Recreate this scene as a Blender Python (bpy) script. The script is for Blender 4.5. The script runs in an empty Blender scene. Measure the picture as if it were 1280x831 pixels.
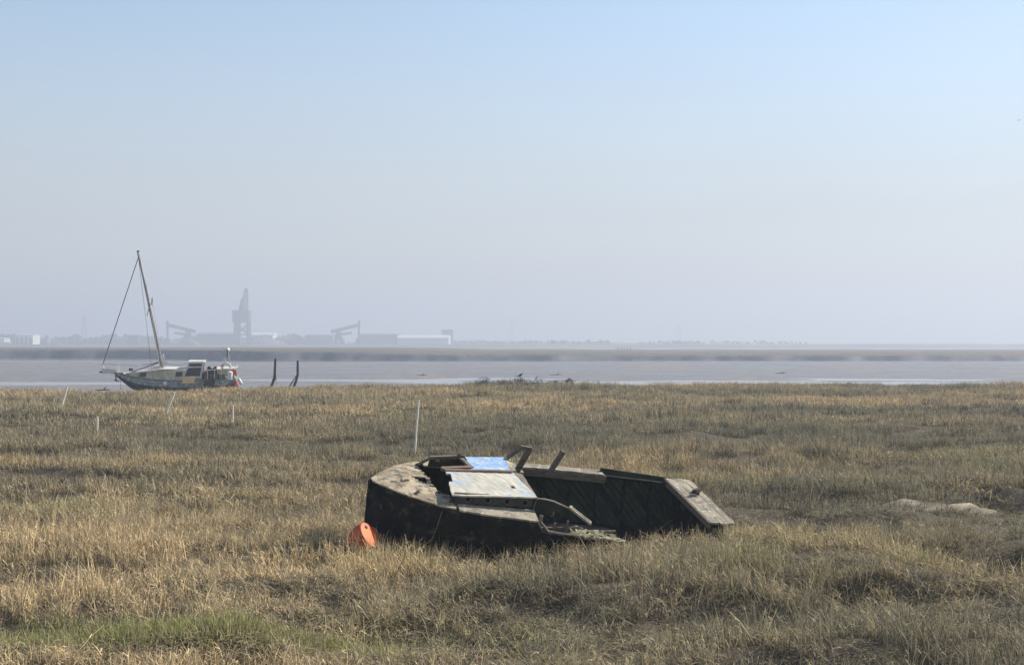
import bpy, math, random
import numpy as np
from mathutils import Vector, Matrix

random.seed(7)
RNG = np.random.default_rng(11)
scene = bpy.context.scene
COL = scene.collection

# ------------------------------------------------------------------ camera, sky, sun, exposure
cam_data = bpy.data.cameras.new('camera')
cam_data.sensor_width = 36.0
cam_data.lens = 36.0 * 1850.0 / 1280.0
cam_data.clip_start = 0.1
cam_data.clip_end = 20000.0
cam = bpy.data.objects.new('camera', cam_data)
COL.objects.link(cam)
cam.location = (0, 0, 3.0)
cam.rotation_euler = (math.radians(90.45), 0, 0)
scene.camera = cam

SUN_AZ, SUN_EL = math.radians(66), math.radians(34)
world = bpy.data.worlds.new('World')
scene.world = world
world.use_nodes = True
wn = world.node_tree
wn.nodes.clear()
w_out = wn.nodes.new('ShaderNodeOutputWorld')
w_bg = wn.nodes.new('ShaderNodeBackground')
w_sky = wn.nodes.new('ShaderNodeTexSky')
w_sky.sky_type = 'NISHITA'
w_sky.sun_disc = False
w_sky.sun_elevation = SUN_EL
w_sky.sun_rotation = SUN_AZ
w_sky.altitude = 0
w_sky.air_density = 1.0
w_sky.dust_density = 0.3
w_sky.ozone_density = 0.7
w_bg.inputs['Strength'].default_value = 0.107
# thin high veil: a little whiteness in long faint wisps
w_tc = wn.nodes.new('ShaderNodeTexCoord')
w_mp = wn.nodes.new('ShaderNodeMapping'); w_mp.inputs['Scale'].default_value = (1.2, 1.2, 7.0); w_mp.inputs['Rotation'].default_value = (.12, .05, .3)
w_nz = wn.nodes.new('ShaderNodeTexNoise'); w_nz.inputs['Scale'].default_value = 2.2; w_nz.inputs['Detail'].default_value = 6; w_nz.inputs['Roughness'].default_value = .55
w_mr = wn.nodes.new('ShaderNodeMapRange'); w_mr.inputs[1].default_value = .35; w_mr.inputs[2].default_value = .75; w_mr.inputs[3].default_value = -.05; w_mr.inputs[4].default_value = .09
w_mx = wn.nodes.new('ShaderNodeMix'); w_mx.data_type = 'RGBA'; w_mx.inputs[7].default_value = (3.3, 3.2, 3.22, 1); w_mx.clamp_factor = True
w_sp = wn.nodes.new('ShaderNodeSeparateXYZ'); w_ev = wn.nodes.new('ShaderNodeMapRange'); w_ev.interpolation_type = 'SMOOTHSTEP'
w_ev.inputs[1].default_value = -.02; w_ev.inputs[2].default_value = .25; w_ev.inputs[3].default_value = .88; w_ev.inputs[4].default_value = .03
w_ad = wn.nodes.new('ShaderNodeMath'); w_ad.operation = 'ADD'
wn.links.new(w_tc.outputs['Generated'], w_sp.inputs[0]); wn.links.new(w_sp.outputs['Z'], w_ev.inputs[0])
wn.links.new(w_mr.outputs[0], w_ad.inputs[0]); wn.links.new(w_ev.outputs[0], w_ad.inputs[1])
wn.links.new(w_tc.outputs['Generated'], w_mp.inputs['Vector']); wn.links.new(w_mp.outputs[0], w_nz.inputs['Vector'])
wn.links.new(w_nz.outputs[0], w_mr.inputs[0]); wn.links.new(w_ad.outputs[0], w_mx.inputs[0])
wn.links.new(w_sky.outputs[0], w_mx.inputs[6]); wn.links.new(w_mx.outputs[2], w_bg.inputs['Color'])
wn.links.new(w_bg.outputs[0], w_out.inputs['Surface'])

sun_data = bpy.data.lights.new('sun', 'SUN')
sun_data.energy = 5.0
sun_data.angle = math.radians(0.6)
sun_data.color = (1.0, 0.93, 0.82)
sun = bpy.data.objects.new('sun', sun_data)
COL.objects.link(sun)
SUN_DIR = Vector((math.sin(SUN_AZ) * math.cos(SUN_EL), math.cos(SUN_AZ) * math.cos(SUN_EL), math.sin(SUN_EL)))
sun.rotation_euler = (-SUN_DIR).to_track_quat('-Z', 'Y').to_euler()
sun.location = SUN_DIR * 200

scene.view_settings.view_transform = 'Standard'
scene.view_settings.look = 'None'
scene.view_settings.gamma = 1.0
scene.view_settings.use_curve_mapping = False
scene.view_settings.exposure = 0.6

scene.render.engine = 'CYCLES'
cy = scene.cycles
cy.use_denoising = True
cy.max_bounces = 6
cy.diffuse_bounces = 3
cy.glossy_bounces = 2
cy.transmission_bounces = 3
cy.transparent_max_bounces = 4
cy.volume_bounces = 1
cy.use_adaptive_sampling = True
cy.adaptive_threshold = 0.01


# ------------------------------------------------------------------ noise and terrain
def _hash(ix, iy, seed):
    n = (ix.astype(np.int64) * 374761393 + iy.astype(np.int64) * 668265263 + seed * 1442695041) & 0xffffffff
    n = ((n ^ (n >> 13)) * 1274126177) & 0xffffffff
    n = n ^ (n >> 16)
    return (n & 0xffff) / 65535.0


def vnoise(x, y, seed=0):
    x = np.asarray(x, float); y = np.asarray(y, float)
    ix = np.floor(x); iy = np.floor(y)
    fx = x - ix; fy = y - iy
    fx = fx * fx * (3 - 2 * fx); fy = fy * fy * (3 - 2 * fy)
    a = _hash(ix, iy, seed); b = _hash(ix + 1, iy, seed)
    c = _hash(ix, iy + 1, seed); d = _hash(ix + 1, iy + 1, seed)
    return (a + (b - a) * fx) * (1 - fy) + (c + (d - c) * fx) * fy


def fbm(x, y, seed=0, octs=3):
    s = 0; amp = 1; tot = 0
    for o in range(octs):
        s = s + amp * vnoise(np.asarray(x) * 2 ** o + 17.3 * o, np.asarray(y) * 2 ** o - 9.1 * o, seed + o)
        tot += amp; amp *= 0.5
    return s / tot * 2 - 1


def smooth(a, b, x):
    t = np.clip((np.asarray(x, float) - a) / (b - a), 0, 1)
    return t * t * (3 - 2 * t)


def blob(x, y, cx, cy, rx, ry):
    return np.exp(-(((x - cx) / rx) ** 2 + ((y - cy) / ry) ** 2))


def marsh_edge(x):
    """distance at which the saltmarsh ends and the mud begins"""
    x = np.asarray(x, float)
    return 99.0 - 12.0 * smooth(-10, -22, x) + 3.0 * smooth(5, 40, x) + 1.6 * fbm(x * 0.22, x * 0 + 3.3, 41, 3)


# hollows and creeks of the marsh: cx, cy, rx, ry, depth
HOLLOWS = [
    (6.9, 20.7, 1.3, 0.75, 0.42), (9.55, 28.7, .85, 1.3, 0.8), (13.5, 31.0, 2.5, 2.0, 0.6), (6.6, 45.0, 1.6, 1.7, 0.40),
    (10.5, 40.5, 1.4, 1.5, 0.36), (-11.5, 49.0, 3.5, 2.2, 0.30), (-5.6, 45.0, 3.8, 2.4, 0.36),
    (-1.0, 18.3, 0.9, 0.55, 0.30), (-3.0, 17.0, 0.8, 0.5, 0.24), (2.2, 16.3, 1.0, 0.5, 0.22), (-6.3, 17.6, 0.9, 0.5, 0.25),
    (6.2, 23.9, 1.6, 0.9, 0.22), (-3.4, 31.5, 1.2, 1.0, 0.25), (16.5, 46.0, 2.2, 2.0, 0.30), (-15.0, 38.0, 2.5, 1.3, 0.28),
    (1.0, 20.5, 1.5, 0.45, 0.16), (9.8, 36.0, 2.2, 1.2, 0.30), (-2.0, 58.0, 4.0, 2.0, 0.30), (9.0, 63.0, 4.5, 2.0, 0.25),
    (20.0, 60.0, 3.0, 2.0, 0.3), (4.1, 18.0, 0.8, 0.45, 0.2), (-0.4, 15.6, 0.9, 0.4, 0.2),
]


# openings in the grass where the dark stems behind can be seen: cx, cy, rx, ry
GAPS = [(6.6, 20.4, .62, .5), (5.9, 19.7, .25, .35), (6.9, 47.8, .9, 1.2), (10.6, 41.7, .7, .9), (-1.0, 17.8, .4, .35), (-1.8, 16.2, .35, .3),
        (-7.3, 24.7, .8, .5), (-5.7, 25.2, .5, .4), (-6.7, 20.2, .55, .35), (-4.1, 17.2, .65, .3), (2.8, 16.2, .45, .3), (4.0, 15.0, .4, .25),
        (.5, 16.3, .4, .3), (2.1, 18.2, .4, .3), (4.7, 20.2, .35, .3), (-3.4, 20.6, .35, .3), (-5.9, 45.5, 1.8, 1.2), (-11.7, 50.5, 2.0, 1.3),
        (12.0, 39.6, .8, .9), (0, 19.0, .3, .3), (14.7, 50.5, 1.3, 1.5), (-3.1, 18.2, .4, .3), (5.1, 26.4, 1.0, .5), (-7.1, 28.5, .4, .4),
        (-10.2, 32.6, 1.3, .8), (-.3, 15.0, .4, .25), (8.5, 42.7, .9, .9), (1.1, 15.0, .35, .25)]


def ridge(x, y):
    return np.clip(blob(x, y, 7.25, 27.85, .38, .24) + blob(x, y, 7.7, 27.45, .42, .26) + blob(x, y, 8.15, 27.1, .42, .26) + blob(x, y, 8.5, 26.8, .3, .22), 0, 1)


def gap(x, y):
    g = 0
    for cx, cy_, rx, ry in GAPS: g = g + blob(x, y, cx, cy_, rx, ry)
    return np.clip(g, 0, 1)


def ground(x, y):
    x = np.asarray(x, float); y = np.asarray(y, float)
    h = 0.27 * fbm(x / 5.5, y / 4.2, 3, 3) + 0.19 * fbm(x / 2.1, y / 1.3, 9, 2) - 0.16 * gap(x, y)
    n = fbm(x / 3.4 + 0.35 * y / 3.4, y / 2.2, 23, 2)
    h = h - 0.20 * smooth(0.22, 0.55, n)                       # winding runnels
    flat = blob(x, y, 0.6, 22.0, 3.6, 1.6)
    h = h * (1 - 0.8 * flat) - 0.04 * flat
    for cx, cy_, rx, ry, d in HOLLOWS:
        h = h - d * blob(x, y, cx, cy_, rx, ry)
    h = h - 0.16 * blob(x, y, 0.15, 20.35, .9, .55)
    h = h + 0.09 * blob(x, y, -3.1, 14.4, 2.2, 0.8)           # hummock with green grass
    h = h + 0.19 * ridge(x, y) * (1 + .7 * fbm(x / .55, y / .5, 88, 2))   # mud ridge by the creek
    h = h + 0.25 * blob(x, y, 0.9, 97.5, 4.2, 1.6)             # bank under the shore bushes
    e = marsh_edge(x)
    h = h - 1.7 * smooth(0.0, 4.5, y - e)
    return h


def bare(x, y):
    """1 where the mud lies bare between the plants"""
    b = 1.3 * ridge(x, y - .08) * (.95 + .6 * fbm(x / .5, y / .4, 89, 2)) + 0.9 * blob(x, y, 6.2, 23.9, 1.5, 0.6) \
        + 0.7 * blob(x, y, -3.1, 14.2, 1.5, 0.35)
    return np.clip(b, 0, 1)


def creek(x, y):
    """1 in the dark wet creek where nothing grows"""
    return np.clip(1.4 * blob(x, y, 9.6, 28.4, .9, 1.1) + blob(x, y, 13.5, 30.5, 2.0, 1.2), 0, 1)


def mud_z(x, y):
    z = -0.36 - 0.50 * smooth(96, 140, y) + 0.035 * fbm(x / 16.0, y / 9.0, 77, 3) + 0.03 * fbm(x / 60, y / 30, 78, 2)
    z = z + 0.09 * smooth(165, 200, y) - 0.24 * smooth(312, 322, y) - .035 * blob(x * 0, y, 0, 150, 1, 20)
    z = z + .11 * fbm(x / 22, y / 7.0, 79, 4) * blob(x * 0, y, 0, 155, 1, 32)
    return z


# ------------------------------------------------------------------ materials
def new_mat(name):
    m = bpy.data.materials.new(name); m.use_nodes = True
    nt = m.node_tree; nt.nodes.clear()
    return m, nt


def nd(nt, typ, **kw):
    n = nt.nodes.new(typ)
    for k, v in kw.items():
        if k in n.bl_rna.properties.keys() and k not in n.inputs.keys():
            setattr(n, k, v)
        else:
            n.inputs[k].default_value = v
    return n


def rgba(c): return (c[0], c[1], c[2], 1.0)


def mixc(nt, fac, a, b, blend='MIX'):
    n = nt.nodes.new('ShaderNodeMix'); n.data_type = 'RGBA'; n.blend_type = blend
    for sock, v in ((n.inputs[0], fac), (n.inputs[6], a), (n.inputs[7], b)):
        if hasattr(v, 'is_linked') or isinstance(v, bpy.types.NodeSocket):
            nt.links.new(v, sock)
        else:
            sock.default_value = v if not isinstance(v, tuple) or len(v) == 4 else rgba(v)
    return n.outputs[2]


def noise(nt, vec, scale, detail=4, rough=0.6, stretch=None, lo=None, hi=None):
    if stretch:
        mp = nt.nodes.new('ShaderNodeMapping'); mp.inputs['Scale'].default_value = stretch
        nt.links.new(vec, mp.inputs['Vector']); vec = mp.outputs[0]
    n = nt.nodes.new('ShaderNodeTexNoise')
    n.inputs['Scale'].default_value = scale; n.inputs['Detail'].default_value = detail; n.inputs['Roughness'].default_value = rough
    nt.links.new(vec, n.inputs['Vector'])
    out = n.outputs[0]
    if lo is not None:
        r = nt.nodes.new('ShaderNodeMapRange'); r.interpolation_type = 'SMOOTHSTEP'
        r.inputs[1].default_value = lo; r.inputs[2].default_value = hi
        nt.links.new(out, r.inputs[0]); out = r.outputs[0]
    return out


def surf(name, c1, c2, scale=6.0, rough=0.8, lo=0.35, hi=0.65, stretch=None, c3=None, scale3=20.0, lo3=0.55, hi3=0.65,
         bump=0.3, bump_scale=40.0, dist=0.01, spec=0.3, metallic=0.0, c4=None, scale4=13.0):
    """weathered surface: two tones in patches, flecks of a third, fine relief"""
    m, nt = new_mat(name)
    tc = nt.nodes.new('ShaderNodeTexCoord'); vec = tc.outputs['Object']
    f = noise(nt, vec, scale, 5, 0.65, stretch, lo, hi)
    col = mixc(nt, f, c1, c2)
    if c3 is not None:
        f3 = noise(nt, vec, scale3, 4, 0.7, stretch, lo3, hi3)
        col = mixc(nt, f3, col, c3)
    if c4 is not None:
        col = mixc(nt, noise(nt, vec, scale4, 6, .8, (1, 2.2, 1), .58, .66), col, c4)
    p = nt.nodes.new('ShaderNodeBsdfPrincipled')
    p.inputs['Roughness'].default_value = rough
    p.inputs['Specular IOR Level'].default_value = spec
    p.inputs['Metallic'].default_value = metallic
    nt.links.new(col, p.inputs['Base Color'])
    if bump:
        b = nt.nodes.new('ShaderNodeBump'); b.inputs['Strength'].default_value = bump; b.inputs['Distance'].default_value = dist
        nt.links.new(noise(nt, vec, bump_scale, 4, 0.7, stretch), b.inputs['Height'])
        nt.links.new(b.outputs[0], p.inputs['Normal'])
    o = nt.nodes.new('ShaderNodeOutputMaterial'); nt.links.new(p.outputs[0], o.inputs[0])
    return m


M = {}
M['deck_ply'] = surf('weathered_deck', (.20, .175, .13), (.37, .325, .24), 3.5, c3=(.58, .53, .42), scale3=9, lo3=.56, hi3=.66, bump=.7, c4=(.10, .09, .07), scale4=16)
M['foredeck'] = surf('flaking_foredeck', (.24, .19, .125), (.52, .43, .29), 3.2, c3=(.13, .12, .09), scale3=7, lo3=.50, hi3=.62, bump=.8)
M['hull_tar'] = surf('tarred_hull', (.008, .011, .014), (.022, .024, .022), 4, rough=.85, spec=.08, c3=(.085, .085, .06), scale3=5, lo3=.52, hi3=.70, bump=.6)
M['hull_in'] = surf('damp_green_interior', (.012, .018, .015), (.026, .034, .024), 5, rough=.9, spec=.08, bump=.3)
M['bilge'] = surf('black_bilge_floor', (.005, .006, .008), (.010, .011, .012), 5, rough=.9, spec=.05)  # near-black tone for the floor, darker than the interior around it
M['hull_plank'] = surf('green_interior_planking', (.026, .034, .026), (.046, .054, .037), 4, rough=.9, spec=.1, bump=.3)
M['roof_blue'] = surf('flaking_blue_paint', (.25, .40, .62), (.36, .49, .66), 5, c3=(.60, .58, .51), scale3=5.5, lo3=.54, hi3=.64, rough=.65, bump=.45, c4=(.14, .18, .24), scale4=10)
M['roof_cream'] = surf('chalky_cream_paint', (.60, .56, .45), (.46, .45, .38), 3.4, c3=(.36, .46, .60), scale3=3.0, lo3=.54, hi3=.70, rough=.7, bump=.5, c4=(.25, .22, .17))
M['timber'] = surf('grey_brown_timber', (.11, .085, .065), (.20, .16, .12), 3, stretch=(1, 8, 8), bump=.5, c3=(.28, .24, .19), scale3=8)
M['timber_red'] = surf('reddish_bare_timber', (.17, .10, .075), (.27, .19, .14), 4, stretch=(1, 8, 8), bump=.5)
M['green_side'] = surf('dull_green_cabin_side', (.045, .055, .042), (.085, .09, .065), 6, c3=(.02, .02, .02), scale3=12, bump=.4)
M['moss'] = surf('mossy_wreck_timber', (.10, .10, .05), (.27, .24, .15), 7, c3=(.42, .38, .28), scale3=16, bump=.8, dist=.02)
M['rust'] = surf('rusted_iron', (.03, .022, .018), (.08, .04, .025), 12, rough=.8)
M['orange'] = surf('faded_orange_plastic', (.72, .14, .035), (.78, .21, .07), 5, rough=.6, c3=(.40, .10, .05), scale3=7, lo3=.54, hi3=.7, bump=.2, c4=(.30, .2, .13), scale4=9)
M['buoy_body'] = surf('scuffed_shade_darkened_plastic', (.52, .085, .03), (.60, .14, .05), 5, rough=.6, c3=(.28, .09, .06), scale3=6, lo3=.48, hi3=.66, bump=.3, c4=(.2, .14, .1), scale4=8)  # scuffed orange plastic, darkened to paint in shade on the float body
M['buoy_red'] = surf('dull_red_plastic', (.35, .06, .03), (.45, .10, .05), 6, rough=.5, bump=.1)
M['white_paint'] = surf('weathered_white_paint', (.72, .70, .64), (.55, .53, .47), 4, rough=.5, c3=(.34, .31, .26), scale3=9, lo3=.62, hi3=.7, bump=.15)
M['cream_paint'] = surf('stained_cream_paint', (.64, .58, .43), (.45, .40, .29), 2.2, rough=.6, c3=(.22, .20, .16), scale3=5, lo3=.6, hi3=.68, bump=.2)
M['yacht_hull'] = surf('peeling_grey_green_hull', (.13, .155, .155), (.36, .38, .36), 2.0, stretch=(2.2, 2, 3.0), rough=.6, c3=(.60, .59, .53), scale3=1.8, lo3=.52, hi3=.66, bump=.2)
M['yacht_bottom'] = surf('dark_antifouling', (.018, .022, .03), (.05, .055, .06), 2, stretch=(1, 1, 2), rough=.7, bump=.2)
M['dark_glass'] = surf('dark_window_glass', (.03, .035, .045), (.05, .055, .065), 2, rough=.12, bump=0, spec=.5)
M['black'] = surf('black_plastic_cover', (.012, .013, .016), (.03, .03, .034), 6, rough=.5, bump=.2)
M['tan_board'] = surf('bare_plywood_board', (.78, .52, .26), (.66, .44, .22), 3, bump=.2)
M['red'] = surf('faded_red_cloth', (.55, .06, .05), (.66, .18, .15), 6, bump=.3)
M['mast'] = surf('grey_weathered_mast', (.23, .225, .22), (.36, .35, .34), 1.5, stretch=(4, 4, .6), bump=.2)
M['rope'] = surf('dark_wire_rope', (.07, .07, .07), (.12, .11, .10), 8, bump=0)
M['rope_pale'] = surf('pale_rope', (.42, .40, .36), (.55, .52, .47), 8, bump=0)
M['post'] = surf('black_wet_post', (.018, .018, .02), (.05, .045, .04), 3, stretch=(5, 5, 1), bump=.5)
M['stake'] = surf('bleached_white_stake', (.82, .77, .66), (.66, .60, .48), 5, stretch=(6, 6, 1), bump=.2)
M['crow'] = surf('black_feathers', (.010, .010, .013), (.03, .03, .036), 20, rough=.55)
M['gull'] = surf('white_feathers', (.75, .75, .74), (.6, .6, .6), 20, rough=.7)
M['steel'] = surf('dark_painted_steel', (.06, .075, .10), (.11, .12, .14), .2, rough=.6, bump=0)
M['steel_pale'] = surf('grey_painted_steel', (.15, .16, .17), (.22, .22, .23), .2, rough=.6, bump=0)
M['shed_white'] = surf('white_sheet_cladding', (.80, .79, .76), (.72, .71, .68), .1, rough=.5, bump=0)
M['shed_grey'] = surf('grey_sheet_cladding', (.16, .18, .20), (.22, .23, .25), .1, rough=.6, bump=0)
M['shed_dark'] = surf('dark_sheet_cladding', (.05, .055, .065), (.09, .09, .10), .1, rough=.6, bump=0)
M['spoil'] = surf('heaped_aggregate', (.17, .15, .12), (.25, .22, .18), .2, bump=0)
M['far_tree'] = surf('far_winter_trees', (.035, .04, .03), (.07, .07, .05), .15, bump=0)
M['far_land'] = surf('far_fields', (.08, .085, .05), (.16, .14, .085), .01, bump=0)


def mud_material(name, dry, wet, rough_lo, rough_hi, scale, spec=.5):
    m, nt = new_mat(name)
    g = nt.nodes.new('ShaderNodeNewGeometry'); vec = g.outputs['Position']
    f = noise(nt, vec, scale, 5, .6, (1, 1, 1), .38, .62)
    col = mixc(nt, f, dry, wet)
    f2 = noise(nt, vec, scale * 9, 4, .7, None, .4, .7)
    col = mixc(nt, f2, col, (wet[0] * .8, wet[1] * .8, wet[2] * .8))
    p = nt.nodes.new('ShaderNodeBsdfPrincipled')
    nt.links.new(col, p.inputs['Base Color'])
    r = nt.nodes.new('ShaderNodeMapRange'); r.inputs[3].default_value = rough_hi; r.inputs[4].default_value = rough_lo
    nt.links.new(f, r.inputs[0]); nt.links.new(r.outputs[0], p.inputs['Roughness'])
    p.inputs['Specular IOR Level'].default_value = spec
    b = nt.nodes.new('ShaderNodeBump'); b.inputs['Strength'].default_value = .5; b.inputs['Distance'].default_value = .04
    nt.links.new(noise(nt, vec, scale * 14, 5, .7), b.inputs['Height']); nt.links.new(b.outputs[0], p.inputs['Normal'])
    o = nt.nodes.new('ShaderNodeOutputMaterial'); nt.links.new(p.outputs[0], o.inputs[0])
    return m


M['mud'] = mud_material('wet_estuary_mud', (.235, .21, .19), (.16, .148, .142), .36, .65, .06, .45)
M['bank_mud'] = mud_material('dark_bank_mud', (.15, .155, .17), (.105, .11, .12), .6, .8, .05, .3)
M['bank_top'] = mud_material('bank_top_turf', (.17, .13, .095), (.12, .105, .07), .9, .95, .03, .1)
M['far_mud'] = M['mud']


def marsh_ground_material():
    m, nt = new_mat('marsh_soil')
    g = nt.nodes.new('ShaderNodeNewGeometry'); vec = g.outputs['Position']
    at = nt.nodes.new('ShaderNodeAttribute'); at.attribute_name = 'bare'
    f = noise(nt, vec, 2.2, 6, .7, None, .35, .65)
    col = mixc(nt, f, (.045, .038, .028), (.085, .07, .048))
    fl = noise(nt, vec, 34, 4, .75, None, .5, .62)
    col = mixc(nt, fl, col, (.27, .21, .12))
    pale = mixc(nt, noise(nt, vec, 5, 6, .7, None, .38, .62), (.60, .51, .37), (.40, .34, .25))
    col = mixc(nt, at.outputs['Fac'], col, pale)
    ac = nt.nodes.new('ShaderNodeAttribute'); ac.attribute_name = 'creek'
    col = mixc(nt, ac.outputs['Fac'], col, (.055, .048, .042))
    p = nt.nodes.new('ShaderNodeBsdfPrincipled'); p.inputs['Roughness'].default_value = .85; p.inputs['Specular IOR Level'].default_value = .15
    nt.links.new(col, p.inputs['Base Color'])
    b = nt.nodes.new('ShaderNodeBump'); b.inputs['Strength'].default_value = .9; b.inputs['Distance'].default_value = .05
    nt.links.new(noise(nt, vec, 14, 6, .75), b.inputs['Height']); nt.links.new(b.outputs[0], p.inputs['Normal'])
    o = nt.nodes.new('ShaderNodeOutputMaterial'); nt.links.new(p.outputs[0], o.inputs[0])
    return m


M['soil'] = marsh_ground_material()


def water_material():
    m, nt = new_mat('silty_water')
    g = nt.nodes.new('ShaderNodeNewGeometry'); vec = g.outputs['Position']
    p = nt.nodes.new('ShaderNodeBsdfPrincipled')
    p.inputs['Base Color'].default_value = (.16, .15, .135, 1); p.inputs['Roughness'].default_value = .12
    p.inputs['IOR'].default_value = 1.33
    b = nt.nodes.new('ShaderNodeBump'); b.inputs['Strength'].default_value = .25; b.inputs['Distance'].default_value = .03
    nt.links.new(noise(nt, vec, 1.2, 4, .6, (1, .5, 1)), b.inputs['Height']); nt.links.new(b.outputs[0], p.inputs['Normal'])
    o = nt.nodes.new('ShaderNodeOutputMaterial'); nt.links.new(p.outputs[0], o.inputs[0])
    return m


M['water'] = water_material()


def grass_material(name, dull, gold, green, transl=.18):
    m, nt = new_mat(name)
    def attr(n, kind):
        a = nt.nodes.new('ShaderNodeAttribute'); a.attribute_name = n; a.attribute_type = kind
        return a.outputs['Fac']
    col = mixc(nt, attr('tint', 'INSTANCER'), dull, gold)
    col = mixc(nt, attr('green', 'INSTANCER'), col, green)
    sh = nt.nodes.new('ShaderNodeMapRange'); sh.inputs[3].default_value = .22; sh.inputs[4].default_value = 1.75
    nt.links.new(attr('shade', 'GEOMETRY'), sh.inputs[0])
    cc = nt.nodes.new('ShaderNodeCombineColor')
    for i in range(3): nt.links.new(sh.outputs[0], cc.inputs[i])
    col = mixc(nt, 1.0, col, cc.outputs[0], 'MULTIPLY')
    hu = nt.nodes.new('ShaderNodeMath'); hu.operation = 'MULTIPLY'; hu.inputs[1].default_value = 7.31
    hf = nt.nodes.new('ShaderNodeMath'); hf.operation = 'FRACT'
    hr = nt.nodes.new('ShaderNodeMapRange'); hr.inputs[1].default_value = .55; hr.inputs[2].default_value = 1.0; hr.inputs[4].default_value = .65
    nt.links.new(attr('shade', 'GEOMETRY'), hu.inputs[0]); nt.links.new(hu.outputs[0], hf.inputs[0]); nt.links.new(hf.outputs[0], hr.inputs[0])
    col = mixc(nt, hr.outputs[0], col, (.30, .275, .24))          # old grey stems among the straw
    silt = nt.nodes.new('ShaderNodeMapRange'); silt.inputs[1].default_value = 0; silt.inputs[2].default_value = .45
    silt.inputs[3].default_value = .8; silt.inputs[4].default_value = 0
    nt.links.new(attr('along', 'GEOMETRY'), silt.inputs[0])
    col = mixc(nt, silt.outputs[0], col, (.075, .066, .05))      # tidal silt on stem bases, darkened further to paint in shade between them
    d = nt.nodes.new('ShaderNodeBsdfDiffuse'); t = nt.nodes.new('ShaderNodeBsdfTranslucent')
    nt.links.new(col, d.inputs['Color']); nt.links.new(col, t.inputs['Color'])
    mx = nt.nodes.new('ShaderNodeMixShader'); mx.inputs[0].default_value = transl
    nt.links.new(d.outputs[0], mx.inputs[1]); nt.links.new(t.outputs[0], mx.inputs[2])
    o = nt.nodes.new('ShaderNodeOutputMaterial'); nt.links.new(mx.outputs[0], o.inputs[0])
    return m


M['grass'] = grass_material('dry_cord_grass', (.238, .216, .142), (.71, .525, .288), (.37, .39, .14))
M['litter'] = grass_material('fallen_straw', (.20, .165, .095), (.44, .34, .18), (.19, .19, .075), .1)


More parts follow.
